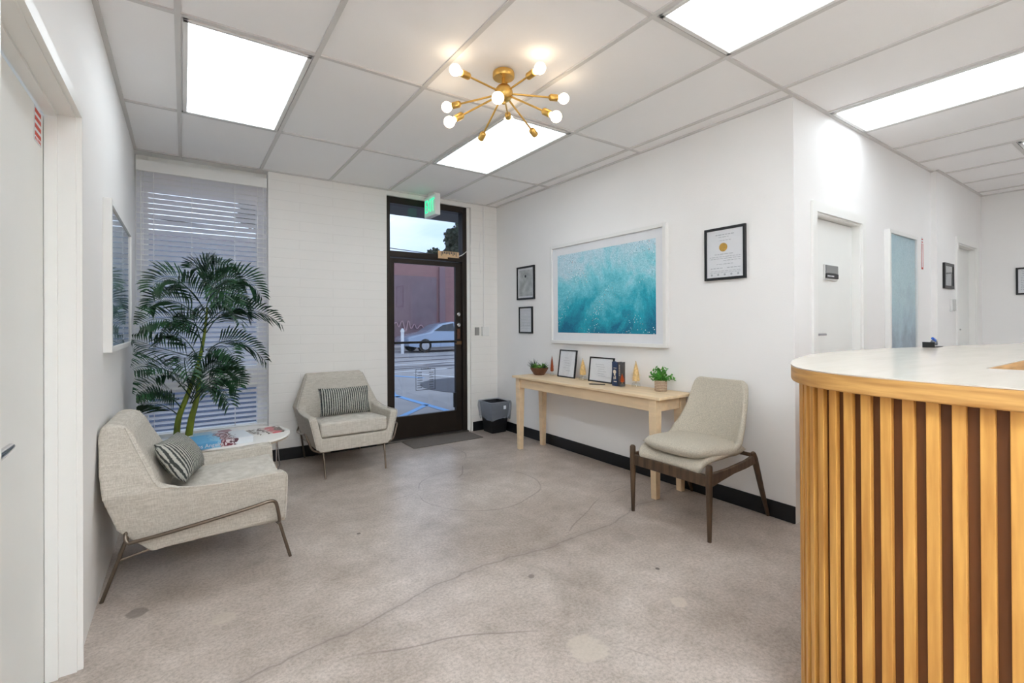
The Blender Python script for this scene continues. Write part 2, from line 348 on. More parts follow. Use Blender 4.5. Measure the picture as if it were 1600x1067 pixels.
def text(name, s, size, pos, xdir, up, m, parent=None, depth=.002, align='CENTER', sx=1):
    cu = bpy.data.curves.new(name, 'FONT'); cu.body = s; cu.size = size; cu.extrude = depth; cu.align_x = align; cu.align_y = 'CENTER'; cu.resolution_u = 3
    t = bpy.data.objects.new(name+'_tmp', cu); C.objects.link(t)
    bpy.context.view_layer.update()
    me = bpy.data.meshes.new_from_object(t.evaluated_get(bpy.context.evaluated_depsgraph_get())); bpy.data.objects.remove(t)
    x = Vector(xdir).normalized(); u = Vector(up).normalized(); z = x.cross(u)
    M = Matrix(((x.x*sx, u.x, z.x, pos[0]), (x.y*sx, u.y, z.y, pos[1]), (x.z*sx, u.z, z.z, pos[2]), (0, 0, 0, 1)))
    me.transform(M); me.materials.clear(); me.materials.append(m)
    o = bpy.data.objects.new(name, me); C.objects.link(o)
    if parent: o.parent = parent
    return o
# ================================================================ room shell
XL, XR, YB, YH, YH2, XF, ZC = -.33, 3.18, 4.917, 1.45, 1.405, 7.54, 2.71
YS = -3.0
o = boxo('floor', (XL-.3, YS-.1, -.1, XF+.1, YB+.25, 0), floorm); struct(o, 'grey-beige polished concrete floor', 'floor')
# ceiling with lay-in grid
cl = boxo('ceiling', (XL, YS, ZC+.006, XF, YB, ZC+.06), ceilm); struct(cl, 'white lay-in tile ceiling', 'ceiling')
bm = bmesh.new(); Lx = [-.0208+.6096*i for i in range(13)]; My = [3.88-1.2192*j for j in range(6)]
hw = .0125
for i, x in enumerate(Lx):
    if x < XR: box(bm, x-hw, YS, ZC-.004, x+hw, YB, ZC+.008)
    elif x < XF: box(bm, x-hw, YS, ZC-.004, x+hw, YH if x < 5.9 else YH2, ZC+.008)
for y in My:
    box(bm, XL, y-hw, ZC-.003, (5.49 if y < 1.0 else XR), y+hw, ZC+.007)
box(bm, 5.49, .83-hw, ZC-.003, XF, .83+hw, ZC+.007)
# wall angle
for b in ((XL, YS, XL+.022, YB), (XL, YB-.022, XR, YB), (XR-.022, YH, XR, YB), (XR, YH-.022, 5.9, YH), (5.878, YH2-.022, XF, YH2), (XF-.022, YS, XF, YH2)):
    box(bm, b[0], b[1], ZC-.005, b[2], b[3], ZC+.006)
obj('ceiling_grid', bm, teem, cl)
# left wall with door opening y 1.50..2.37
bm = bmesh.new()
box(bm, XL-.15, 2.37, 0, XL, YB+.2, ZC); box(bm, XL-.15, YS, 0, XL, 1.40, ZC); box(bm, XL-.15, 1.40, 2.0555, XL, 2.37, ZC)
struct(obj('wall_left', bm, wallm), 'white painted wall on the left', 'wall')
# back brick wall with window and door openings
WX0, WX1, WZ0, WZ1 = -.33, .65, .31, 2.705
DX0, DX1, DZ1 = 1.783, 2.81, 2.66
bm = bmesh.new()
T = YB+.2
box(bm, WX1, YB, 0, DX0, T, ZC+.05); box(bm, DX1, YB, 0, XR+.15, T, ZC+.05); box(bm, XL-.15, YB, 0, WX1, T, WZ0)
box(bm, XL-.15, YB, WZ1, WX1, T, ZC+.05); box(bm, DX0, YB, DZ1, DX1, T, ZC+.05)
struct(obj('wall_back', bm, brickw), 'white painted brick front wall with window and glass door', 'wall')
bm = bmesh.new(); box(bm, XR, YH, 0, XR+.15, YB, ZC)
struct(obj('wall_right', bm, wallm), 'white painted wall behind the console table', 'wall')
# hallway wall with door recess openings
bm = bmesh.new()
def hwall(x0, x1, y, dx0, dx1, dz, thick=.15):
    box(bm, x0, y, 0, dx0, y+thick, ZC); box(bm, dx1, y, 0, x1, y+thick, ZC); box(bm, dx0, y, dz, dx1, y+thick, ZC)
hwall(XR+.15, 5.9, YH, 3.47, 4.23, 2.02)
struct(obj('wall_hallway', bm, wallm), 'white hallway wall with the first door', 'wall')
bm = bmesh.new(); hwall(5.9, XF, YH2, 6.55, 7.27, 2.09, .195)
struct(obj('wall_hallway_end', bm, wallm), 'white hallway wall section that steps forward', 'wall')
struct(boxo('wall_far', (XF, YS, 0, XF+.1, YH2+.195, ZC), wallm), 'white wall at the end of the hallway', 'wall')
struct(boxo('wall_rear', (XL-.15, YS-.1, 0, XF+.1, YS, ZC), wallm), 'white wall opposite the entrance', 'wall')
# baseboards
bm = bmesh.new(); box(bm, WX1-1.0, YB-.012, 0, DX0-.0, YB, .11); struct(obj('baseboard_back', bm, basem, bevel=.004), 'black cove base under the window wall', 'baseboard')
bm = bmesh.new(); box(bm, DX1+.02, YB-.012, 0, XR, YB, .11); struct(obj('baseboard_corner', bm, basem, bevel=.004), 'black cove base right of the glass door', 'baseboard')
bm = bmesh.new(); box(bm, XR-.012, YH, 0, XR, YB-.012, .11); struct(obj('baseboard_right', bm, basem, bevel=.004), 'black cove base along the console table wall', 'baseboard')
# vertical corner bead / conduit and trims
# ---------------- left door
d1 = thing('door_1', 'white flush door in the left wall', 'door', (XL, 1.885, 0)); d1['kind'] = 'structure'
HD = .485
boxo('door_slab', (-.125, -HD+.018, .01, -.082, HD-.021, 2.026), doorm, d1, .002)
bm = bmesh.new()
box(bm, -.13, HD-.016, 0, .004, HD, 2.045); box(bm, -.13, -HD, 0, .004, -HD+.016, 2.045); box(bm, -.13, -HD, 2.045, .004, HD, 2.055)
box(bm, -.08, HD-.028, 0, -.045, HD-.016, 2.033); box(bm, -.08, -HD+.016, 0, -.045, -HD+.028, 2.033); box(bm, -.08, -HD+.016, 2.033, -.045, HD-.016, 2.045)
obj('door_jamb', bm, trimm, d1, .001)
bm = bmesh.new()
for s in (-1, 1):
    a_, b_ = sorted((s*(HD-.006), s*(HD+.055))); box(bm, 0, a_, 0, .014, b_, 2.05)
    a_, b_ = sorted((s*(HD-.006), s*(HD+.010))); box(bm, .014, a_, 0, .020, b_, 2.05)
box(bm, 0, -HD-.055, 2.05, .014, HD+.055, 2.11); box(bm, .014, -HD-.010, 2.05, .020, HD+.010, 2.066)
obj('door_casing', bm, trimm, d1)
bm = bmesh.new(); lathe(bm, [(.032, 0), (.032, .008), (.012, .01), (.012, .045)], (-.082, -.40, .962), 20, (1, 0, 0))
tube(bm, [(-.037, -.405, .962), (-.035, -.36, .963), (-.036, -.22, .963), (-.040, -.13, .962)], [.014, .013, .0115, .009])
obj('door_handle', bm, chrome, d1, smooth=True)
# red sticker on the left door
st = thing('warning_sticker', 'small red and white sticker high on the white left door', 'sticker', (XL-.0815, 2.265, 1.962))
boxo('label_sheet', (0, -.045, -.06, .001, .045, .06), papr, st)
bm = bmesh.new()
for k in range(4): box(bm, .001, -.04, .052-.026*k-.014, .0015, .04, .052-.026*k)
for k in range(5): box(bm, .001, -.038+.017*k, -.055, .0015, -.030+.017*k, -.045)
obj('red_print', bm, redm, st)
# ---------------- hallway doors
def halldoor(nm, label, x0, x1, y, top, lever=True):
    cx = (x0+x1)/2; w = (x1-x0)/2
    d = thing(nm, label, 'door', (cx, y, 0)); d['kind'] = 'structure'
    boxo('door_slab', (-w+.018, .055, .01, w-.018, .10, top-.02), doorm, d, .002)
    bm = bmesh.new(); box(bm, -w, 0, 0, -w+.015, .13, top-.015); box(bm, w-.015, 0, 0, w, .13, top-.015); box(bm, -w, 0, top-.015, w, .13, top); obj('door_jamb', bm, trimm, d, .002)
    bm = bmesh.new(); box(bm, -w-.06, -.015, 0, -w+.004, -.0005, top-.004); box(bm, w-.004, -.015, 0, w+.06, -.0005, top-.004); box(bm, -w-.06, -.015, top-.004, w+.06, -.0005, top+.06); obj('door_casing', bm, trimm, d)
    bm = bmesh.new(); lathe(bm, [(.03, 0), (.03, .01), (.011, .012), (.011, .04)], (-w+.075, .055, 1.19), 18, (0, -1, 0)); tube(bm, [(-w+.075, .018, 1.19), (-w+.19, .018, 1.19)], .009); obj('door_handle', bm, chrome, d, smooth=True)
halldoor('door_2', 'white hallway door with a name plate at eye height', 3.47, 4.23, YH, 2.02)
halldoor('door_3', 'white door at the far end of the hallway', 6.55, 7.27, YH2, 2.09)
# plates on the doors
p = thing('door_sign', 'grey and black plate on the nearer hallway door', 'sign', (3.825, YH+.055, 1.63))
boxo('backplate', (-.105, -.012, -.055, .105, 0, .055), mat('plate_grey', srgb(210, 210, 208), .4), p, .002)
boxo('upper_insert', (-.095, -.018, -.005, .10, -.012, .05), mat('plate_dark_grey', srgb(132, 134, 134), .35), p, .001)
boxo('lower_strip', (-.095, -.020, -.042, .10, -.012, -.008), blackp, p, .001)
bm = bmesh.new(); 
for k in range(5): box(bm, -.08+.022*k, -.0205, -.031, -.064+.022*k, -.02, -.022)
obj('sign_lettering', bm, papr, p)
p = thing('door_sign', 'square grey plate on the far hallway door', 'sign', (6.69, YH2+.055, 1.62))
boxo('backplate', (-.07, -.012, -.055, .07, 0, .055), mat('plate_mid_grey', srgb(150, 152, 152), .35), p, .002)
boxo('emblem', (-.012, -.015, -.01, .012, -.012, .02), blackp, p)
# phone / intercom handset
p = thing('wall_handset', 'slim white wall handset between black frame and far door', 'intercom', (6.33, YH2, 1.44))
boxo('base', (-.05, -.022, -.065, .05, 0, .065), whitef, p, .006)
boxo('receiver', (-.042, -.045, -.058, -.008, -.022, .058), mat('handset_grey', srgb(190, 190, 188), .4), p, .008)
boxo('hook', (.0, -.030, -.05, .035, -.022, .05), mat('handset_light', srgb(214, 214, 212), .4), p, .004)
# arrow sticker
p = thing('arrow_sticker', 'narrow red and white vertical sticker beside the hallway picture', 'sticker', (5.64, YH, 1.91))
boxo('label_sheet', (-.028, -.001, -.15, .028, 0, .15), papr, p)
bm = bmesh.new(); box(bm, -.026, -.0016, -.148, -.014, -.001, .09); box(bm, .014, -.0016, -.148, .026, -.001, .09); box(bm, -.026, -.0016, -.148, .026, -.001, -.13); box(bm, -.02, -.0016, .10, .02, -.001, .108); box(bm, -.02, -.0016, .125, .02, -.001, .135)
obj('red_border', bm, redm, p)
# ================================================================ ceiling lights
def ceil_light(x0, y1, w, l, label, lm=None):
    t = thing('ceiling_light', label, 'light', (x0+w/2, y1-l/2, ZC), 0, None)
    a, b = w/2-.02, l/2-.02
    bm = bmesh.new()
    for q in ((-a, -b, -a+.022, b), (a-.022, -b, a, b), (-a, -b, a, -b+.022), (-a, b-.022, a, b)): box(bm, q[0], q[1], -.008, q[2], q[3], .012)
    obj('frame', bm, whitef, t, .002)
    bm = bmesh.new(); box(bm, -a+.02, -b+.02, -.002, a-.02, b-.02, .004); obj('diffuser', bm, lm or lightm, t)
L_ = lambda i: -.0208+.6096*i
ceil_light(L_(0), 3.88, .6096, 1.2192, 'square-looking light panel left of the brass chandelier, above the window')
ceil_light(L_(3), 3.88, .6096, 1.2192, 'light panel directly behind the brass chandelier')
ceil_light(L_(3), 1.442, .6096, 1.2192, 'light panel cut by the top edge of the photo, right of centre')
ceil_light(L_(6), 1.442, .6096, 1.2192, 'long light panel above the hallway door')
ceil_light(5.49, .83, .6096, 1.2192, 'light panel at the far right edge of the photo')
for x, y, w_ in ((L_(0), .22, 'directly behind the viewpoint'), (L_(3), -1.0, 'behind the viewpoint above the reception desk'), (L_(0), -1.0, 'by the rear wall near the left door'), (L_(6), -1.0, 'at the rear behind the counter'), (5.49, -1.2, 'at the rear right, deepest in the hallway')):  # five panels out of view, added to brighten the room evenly
    ceil_light(x, y, .6096, 1.2192, 'added unseen ceiling light panel '+w_, light_fill if x < 3 else lightm)
# ---------------- chandelier
ch = thing('sputnik_chandelier', 'brass sputnik chandelier with ten globe bulbs on the ceiling', 'chandelier', (1.501, 2.24, ZC))
HUB = Vector((0, 0, -.123))
bm = bmesh.new(); lathe(bm, [(.06, -.005), (.062, -.012), (.062, -.034), (.058, -.038), (.0, -.038)], n=32); bm2 = bm
obj('canopy', bm, brass, ch, smooth=True)
bm = bmesh.new()
lathe(bm, [(.010, -.036), (.010, -.085)], n=14); obj('stem', bm, brass, ch, smooth=True)
for s in (-1, 1):
    bm = bmesh.new(); tube(bm, [(s*.04, s*.03, -.03), (s*.04, s*.03, -.045)], .006); obj('cap_nut', bm, brass, ch, smooth=True)
bm = bmesh.new(); lathe(bm, [(.0, -.054)]+[(.052*math.cos(a), .052*math.sin(a)) for a in [(-80+i*10)*PI/180 for i in range(17)]]+[(0, .052)], HUB, 28)
lathe(bm, [(.008, -.062), (.012, -.056), (.012, -.05)], HUB, 12)
obj('hub', bm, brass, ch, smooth=True)
BULBS = [(-.306, .0, .040), (.067, -.245, .052), (.337, -.125, .011), (.164, -.261, -.186), (.307, .07, -.174), (.226, .28, .004), (.011, .305, -.19), (-.285, .111, -.19), (-.207, .294, -.019), (-.198, -.244, -.175)]
for i, b in enumerate(BULBS):
    v = Vector(b); L = v.length; d = v.normalized()
    bm = bmesh.new(); tube(bm, [HUB+d*.045, HUB+d*(L-.075)], .0055, 10)
    arm = obj('arm', bm, brass, ch, smooth=True)
    bm = bmesh.new(); lathe(bm, [(.007, -.012), (.014, -.008), (.0195, 0), (.0195, .040), (.017, .042), (.017, .044)], HUB+d*(L-.078), 20, d); obj('socket', bm, brass, arm, smooth=True)
    c = HUB+d*L
    prof = [(.013, -.040), (.014, -.034)]+[(.031*math.cos(a), .031*math.sin(a)+.004) for a in [(-58+i2*11)*PI/180 for i2 in range(14)]]+[(0, .035)]
    bm = bmesh.new(); lathe(bm, prof, c, 22, d)
    if i == 4:
        bu = obj('light_bulb', bm, bulbclear, arm, smooth=True); bu['label'] = 'clear unlit-looking bulb'
    else: obj('light_bulb', bm, bulbg, arm, smooth=True)
# ---------------- exit sign
ex = thing('exit_sign', 'white box exit sign with green letters above the glass door', 'sign', (2.24, 4.76, 2.56))
boxo('housing', (-.028, -.14, -.11, .03, .14, .12), whitef, ex, .004)
boxo('face', (-.032, -.13, -.10, -.027, .13, .10), mat('exit_face', srgb(198, 214, 206), .4, emit=.12, ecol=(.5, 1, .75, 1)), ex, .001)
text('exit_lettering', 'EXIT', .20, (-.033, 0, -.002), (0, -1, 0), (0, 0, 1), mat('exit_green', srgb(40, 200, 130), .4, emit=.75, ecol=(.02, .75, .33, 1)), ex, .0015, sx=.58)
boxo('ceiling_plate', (-.02, -.06, .12, .02, .06, .15), whitef, ex, .003)
# ================================================================ window
w1 = thing('window_1', 'tall window behind the white blinds', 'window', (WX0, YB, 0)); w1['kind'] = 'structure'
ww = WX1-WX0
bm = bmesh.new()
box(bm, 0, .11, WZ0, .085, .19, WZ1); box(bm, ww-.085, .11, WZ0, ww, .19, WZ1); box(bm, .085, .11, WZ0, ww-.085, .19, WZ0+.05); box(bm, .085, .11, 2.44, ww-.085, .19, WZ1); box(bm, .085, .11, .70, ww-.085, .19, .90)
obj('window_frame', bm, trimm, w1, .003)
bm = bmesh.new(); box(bm, .085, .145, WZ0+.05, ww-.085, .149, .70); box(bm, .085, .145, .90, ww-.085, .149, 2.44); obj('window_pane', bm, paneg, w1)
boxo('window_sill', (0, -.01, WZ0-.02, ww, .11, WZ0+.002), trimm, w1, .003)
bl = thing('window_blinds', 'white horizontal slat blinds covering the tall window', 'blinds', (WX0+ww/2, YB+.035, 0))
hwb = ww/2-.012
boxo('valance', (-hwb, -.045, 2.545, hwb, -.030, 2.635), whitef, bl, .003)
bm = bmesh.new(); th = math.radians(36)
z = 2.53; cs = .0255; n = 0
while z > .375:
    dx = cs*math.cos(th); dz = cs*math.sin(th); t_ = .0012
    rows = []
    # slightly crowned slat, outer edge lower
    for k in range(5):
        u = -1+k*.5; cr_ = .0022*(1-u*u)
        y = u*dx; zz = z-u*dz+cr_
        rows.append(((-hwb, y, zz+t_), (hwb, y, zz+t_)))
    rows2 = [((a[0], a[1], a[2]-2*t_), (b[0], b[1], b[2]-2*t_)) for a, b in rows]
    grid(bm, rows)
    z -= .0432
slatm = mat('blind_slat', srgb(236, 236, 240), .45)
_t = slatm.node_tree; _o = _t.nodes['Material Output']; _m = _t.nodes.new('ShaderNodeMixShader'); _m.inputs[0].default_value = .5
_l = _t.nodes.new('ShaderNodeBsdfTranslucent'); _l.inputs[0].default_value = (.92, .92, .95, 1)
_t.links.new(_t.nodes['Principled BSDF'].outputs[0], _m.inputs[1]); _t.links.new(_l.outputs[0], _m.inputs[2]); _t.links.new(_m.outputs[0], _o.inputs[0])
obj('slats', bm, slatm, bl)
boxo('bottom_rail', (-hwb, -.02, .345, hwb, .02, .365), whitef, bl, .004)
boxo('head_rail', (-hwb, -.03, 2.56, hwb, .025, 2.60), whitef, bl, .002)
for x in (-hwb+.045, -hwb+.115, -.10, .22, hwb-.075, hwb-.03)[0:]:
    bm = bmesh.new(); box(bm, x-.0015, -.0235, .36, x+.0015, -.0215, 2.57); box(bm, x-.0015, .0215, .36, x+.0015, .0235, 2.57); obj('ladder_cord', bm, whitef, bl)
bm = bmesh.new(); tube(bm, [(-hwb+.03, -.03, 2.55), (-hwb+.032, -.032, 1.3)], .004, 8); obj('tilt_wand', bm, whitef, bl)
# ================================================================ glass entrance door
DY = 5.0
dr = thing('door_4', 'dark bronze framed glass entrance door with transom', 'door', (DX0, DY, 0)); dr['kind'] = 'structure'
dw = DX1-.035-DX0
bm = bmesh.new()
box(bm, 0, -.05, 0, .05, .06, 2.66); box(bm, dw-.055, -.05, 0, dw, .06, 2.66); box(bm, .05, -.05, 2.59, dw-.055, .06, 2.66); box(bm, .05, -.05, 2.01, dw-.055, .06, 2.075)
obj('door_jamb', bm, bronze, dr, .004)
bm = bmesh.new(); box(bm, .05, 0, 2.075, dw-.055, .006, 2.59); obj('transom_pane', bm, paneg, dr)
lf = .055; rt = dw-.06
bm = bmesh.new()
box(bm, lf, -.022, .02, lf+.05, .022, 2.0); box(bm, rt-.075, -.022, .02, rt, .022, 2.0); box(bm, lf+.05, -.022, 1.95, rt-.075, .022, 2.0); box(bm, lf+.05, -.022, .02, rt-.075, .022, .26)
obj('door_leaf_frame', bm, bronze, dr, .003)
bm = bmesh.new(); box(bm, lf+.05, -.003, .26, rt-.075, .003, 1.95); obj('door_pane', bm, paneg, dr)
bm = bmesh.new(); box(bm, lf+.04, -.055, 1.06, rt-.05, -.022, 1.085); obj('push_bar', bm, blackp, dr, .003)
boxo('push_bar_end', (rt-.085, -.065, 1.035, rt-.02, -.022, 1.075), mat('brown_metal', srgb(120, 92, 66), .4, metal=.6), dr, .004)
for z_ in (1.39, 1.265):
    bm = bmesh.new(); lathe(bm, [(.022, 0), (.022, .012), (.014, .016)], (rt-.04, -.022, z_), 18, (0, -1, 0)); obj('lock_cylinder', bm, chrome, dr, smooth=True)
bm = bmesh.new(); box(bm, rt-.060, -.030, 1.10, rt-.022, -.022, 1.22); obj('lock_plate', bm, mat('worn_brown', srgb(96, 60, 44), .5, var=.4, vscale=40), dr, .002)
boxo('threshold', (0, -.09, 0, dw, .08, .018), mat('threshold_metal', srgb(120, 116, 110), .4, metal=.8), dr, .004)
bm = bmesh.new(); box(bm, rt-.20, -.065, 2.005, rt-.03, -.022, 2.05); box(bm, rt-.36, -.05, 2.02, rt-.20, -.035, 2.035); obj('door_closer', bm, bronze, dr, .004)
boxo('latch_box', (rt-.115, -.045, .30, rt-.078, -.022, .47), blackp, dr, .003)
# white reveal strip right of the frame
struct(boxo('trim_1', (DX1-.035, YB+.03, 0, DX1, YB+.12, 2.66), trimm), 'white filler strip right of the bronze door frame', 'trim')
# sticker on the header
p = thing('header_sticker', 'tan wooden sign with dark lettering above the glass door', 'sign', (2.53, DY-.056, 2.075))
boxo('board', (-.135, -.008, -.045, .135, 0, .042), mat('tan_board', srgb(214, 182, 142), .5, var=.1, vscale=20), p, .002)
bm = bmesh.new(); x = -.10
for wv, hv in ((.008, .05), (.01, .034), (.014, .022), (.012, .028), (.014, .022), (.010, .03), (.016, .02), (.01, .04), (.012, .03), (.008, .046)):
    box(bm, x, -.0095, .036-hv, x+wv, -.008, .036); x += wv+.0095
obj('sign_lettering', bm, inkm, p)
# door contact box + cable
# hours decal (seen from inside, letters back to front)
p = thing('hours_decal', 'small black outlined opening hours decal on the lower door glass', 'decal', (2.26, DY-.005, .655))
bm = bmesh.new()
for b in ((-.12, -.125, -.115, .115), (.115, -.125, .12, .115), (-.12, -.125, .12, -.12), (-.12, .11, -.07, .115), (.07, .11, .12, .115)): box(bm, b[0], -.001, b[1], b[2], 0, b[3])
obj('border', bm, blackp, p)
bm = bmesh.new(); rg = random.Random(3)
for r in range(8):
    zz = .113 if r == 0 else .10-.028*r
    segs = ((-.062, .062),) if r == 0 else ((-.10, -.045), (.045, .10))
    for a, b in segs:
        x = a
        while x < b-.004:
            wv = rg.uniform(.005, .010); hh = .010 if r == 0 else .005
            box(bm, x, -.001, zz-hh, x+wv, 0, zz+hh*rg.uniform(.3, 1)); x += wv+.003
obj('decal_lettering', bm, inkm, p)
# alarm box and conduit on the brick
p = thing('junction_box', 'white junction box with conduit beside the glass door', 'electrical box', (2.985, YB, 1.185))
boxo('box_body', (-.035, -.035, -.055, .06, 0, .055), whitef, p, .004)
boxo('side_button', (-.125, -.03, -.045, -.075, 0, .05), mat('grey_plastic', srgb(150, 150, 148), .4), p, .004)
bm = bmesh.new(); tube(bm, [(0, -.010, .055), (0, -.010, 1.51)], .0085, 10); obj('conduit', bm, wallm, p, smooth=True)
bm = bmesh.new(); tube(bm, [(-.04, -.008, 1.20), (-.06, -.008, .95), (-.045, -.008, .7)], .003, 6); obj('wire', bm, wallm, p)
p = tag(obj('alarm_cable', (lambda b: (tube(b, spline([(2.66, DY-.06, 2.07), (2.72, DY-.065, 2.10), (2.80, YB-.004, 2.19), (2.812, YB-.006, 2.35), (2.812, YB-.006, 2.66)], 6), .0045, 8), b)[1])(bmesh.new()), whitef, smooth=True), 'thin white cable running from door header to brick wall', 'cable')
# mat
m_ = boxo('door_mat', (1.93, 4.56, .001, 2.76, 4.90, .010), mat('mat_grey', srgb(122, 114, 108), .95, var=.2, vscale=120, bump=.6, bscale=250), bevel=.003)
tag(m_, 'thin grey doormat in front of the glass door', 'doormat')
# ================================================================ outside
struct(boxo('ground', (-30, YB+.2, -.12, 60, 70, -.02), mat('asphalt', srgb(156, 154, 156), .75, var=.18, vscale=.9, bump=.1, bscale=60)), 'grey asphalt lot and street beyond the door', 'ground')
bm = bmesh.new(); box(bm, -8, T, 2.80, 14, 6.35, 3.0); struct(obj('soffit', bm, mat('dark_soffit', srgb(88, 88, 90), .8)), 'dark roof overhang outside the entrance', 'soffit')
bluep = mat('blue_paint', srgb(120, 170, 222), .7, var=.1, vscale=10)
whp = mat('white_road_paint', srgb(222, 224, 228), .7, var=.1, vscale=8)
def strip(bm, a, b, w):
    a = Vector(a); b = Vector(b); d = (b-a).normalized(); s = Vector((-d.y, d.x))*w/2
    v = [bm.verts.new((q.x, q.y, -.016)) for q in (a-s, b-s, b+s, a+s)]; bm.faces.new(v)
bm = bmesh.new()
for a, b, w in (((3.15, 8.6), (3.25, 5.9), .11), ((3.2, 7.05), (2.1, 5.95), .10), ((4.2, 11.8), (4.75, 10.6), .12), ((2.4, 8.9), (3.18, 8.1), .1), ((3.2, 8.5), (4.2, 11.9), .09)):
    strip(bm, a, b, w)
p = obj('parking_marking', bm, bluep); tag(p, 'pale blue painted lines on the asphalt outside the door', 'road marking'); 
bm = bmesh.new()
for a, b, w in (((4.98, 11.7), (5.6, 9.8), .10), ((2.0, 12.2), (9.5, 12.6), .12), ((3.0, 14.3), (14, 15.2), .14)): strip(bm, a, b, w)
p = obj('road_line', bm, whp); tag(p, 'white painted lines across the street outside', 'road marking')
bm = bmesh.new()
for (a, b, w) in (((3, 13.1), (12, 13.5), .25), ((3, 15.5), (16, 16.4), .3), ((5, 13.9), (12, 12.5), .18), ((6.3, 12.4), (12, 14.8), .12), ((6.3, 14), (14, 17), .16), ((4, 17.6), (20, 17.6), .35)): strip(bm, a, b, w)
p = obj('tar_seams', bm, mat('tar', srgb(84, 84, 92), .6)); p.location.z = .001; tag(p, 'dark tar seams and patches streaking the street', 'tar seams')
bm = bmesh.new(); lathe(bm, [(0, 0), (1, 0), (1, .004), (0, .004)], n=40); p = obj('dark_patch', bm, mat('patch_dark', srgb(78, 80, 88), .8, var=.1, vscale=4), loc=(5.15, 8.75, -.017)); p.scale = (1.15, 1.45, 1); tag(p, 'dark rounded patch on the asphalt outside the glass door', 'asphalt patch')  # darker rounded area on the asphalt
bm = bmesh.new(); v = [bm.verts.new(q) for q in ((-2.2, 6.6, -.0175), (2.5, 6.6, -.0175), (2.5, 11.6, -.0175), (-2.2, 11.6, -.0175))]; bm.faces.new(v)
p = obj('shaded_bay', bm, mat('shaded_blue_paint', srgb(62, 72, 92), .85, var=.1, vscale=3)); tag(p, 'dark sheet for shaded blue-painted asphalt seen through the lower blinds', 'parking bay')  # shade is put into this dark colour, over asphalt with blue paint
# building across the street
bd = thing('brick_building', 'low purple-brown brick building across the street', 'building', (10, 25, -.02))
boxo('facade', (-30, 0, 0, 30, 8, 5.2), brickr, bd)
boxo('parapet', (-30, -.08, 5.05, 30, .3, 5.3), mat('parapet_cap', srgb(150, 140, 146), .7), bd)
boxo('shop_window', (-.6, -.03, .5, 2.0, .05, 4.0), mat('dark_window', srgb(124, 98, 106), .4, var=.15, vscale=2), bd)
boxo('painted_section', (-30, -.04, 0, -3.6, .05, 5.04), mat('pale_stucco', srgb(140, 144, 156), .8, var=.06, vscale=2), bd)
boxo('pillar', (2.15, -.15, 0, 2.5, .05, 4.6), mat('pillar_brown', srgb(132, 104, 112), .7), bd)
for z0, z1 in ((2.4, 4.2), (.6, 2.1)):
    bm = bmesh.new()
    for q in ((3.4, z0, 3.48, z1), (5.5, z0, 5.58, z1), (3.4, z0, 5.58, z0+.08), (3.4, z1-.08, 5.58, z1)): box(bm, q[0], -.05, q[1], q[2], .02, q[3])
    obj('door_outline', bm, mat('outline_brown', srgb(98, 66, 74), .7), bd)
bm = bmesh.new()
tube(bm, spline([(-1.1, -.09, 1.25), (-.8, -.09, 1.45), (-.75, -.09, 1.2), (-.45, -.09, 1.4), (-.3, -.09, 1.15), (-.1, -.09, 1.5), (.1, -.09, .9), (.25, -.09, 1.5), (.4, -.09, 1.05), (.6, -.09, 1.3), (.75, -.09, 1.05), (1.0, -.09, 1.25), (1.2, -.09, 1.0)], 4), .03, 6)
obj('script_sign', bm, mat('sign_script', srgb(174, 142, 150), .6), bd)
struct(boxo('sidewalk', (-20, 22.6, -.02, 40, 25, .12), mat('sidewalk_concrete', srgb(170, 166, 166), .8)), 'far sidewalk across the street', 'sidewalk')
# trees beyond the building
leafm = mat('tree_leaves', srgb(64, 76, 62), .8, var=.4, vscale=3)
barkm = mat('bark', srgb(88, 76, 66), .9)
def tree(x, y, h, r, n, label, tall=1.6, seed=1):
    rg = random.Random(seed); t = thing('tree', label, 'tree', (x, y, -.02))
    bm = bmesh.new(); tube(bm, [(0, 0, 0), (.05, 0, h*.5), (0, .05, h*.92)], [.14, .1, .04], 8); obj('trunk', bm, barkm, t)
    bm = bmesh.new()
    for i in range(n):
        a = rg.uniform(0, 2*PI); q = rg.random()**.5*r; zz = h+rg.uniform(-1, 1)*r*tall*(1-.5*q/r)
        c = Vector((q*math.cos(a), q*math.sin(a), zz)); s = rg.uniform(.10, .26)
        for k in range(3):
            d1_ = Vector((rg.uniform(-1, 1), rg.uniform(-1, 1), rg.uniform(-1, 1))).normalized()*s; d2 = Vector((rg.uniform(-1, 1), rg.uniform(-1, 1), rg.uniform(-1, 1))).normalized()*s
            bm.faces.new([bm.verts.new(p_) for p_ in (c-d1_, c+d2, c+d1_, c-d2)])
    obj('foliage', bm, leafm, t)
tree(18.95, 35, 7.9, 1.25, 700, 'tall dark tree at the right edge of the transom glass', 1.5, 2)
tree(17.05, 36, 7.1, .42, 160, 'small round tree top seen low through the transom glass', 1.2, 3)
tree(18.6, 37.5, 6.0, 1.1, 260, 'low wide tree beyond the building roof', .5, 4)
tree(4.4, 38, 9.6, 1.3, 500, 'tree behind the blinds, rising over the roofline', 1.6, 5)
bm = bmesh.new(); tube(bm, [(-20, 28, 6.9), (8, 28, 6.05), (14, 28, 5.75), (30, 28, 5.9)], .025, 6); p = obj('power_line', bm, blackp); tag(p, 'dark overhead wire sagging across the sky', 'wire')
# bollard
bo = thing('bollard', 'thin white post standing at the far curb', 'bollard', (7.95, 20.0, -.02))
bm = bmesh.new(); lathe(bm, [(.07, 0), (.07, 1.05), (.05, 1.10), (0, 1.12)], n=14); obj('post', bm, whp, bo, smooth=True)
bm = bmesh.new(); lathe(bm, [(.09, .95), (.09, 1.03)], n=14); obj('reflective_band', bm, whitef, bo)
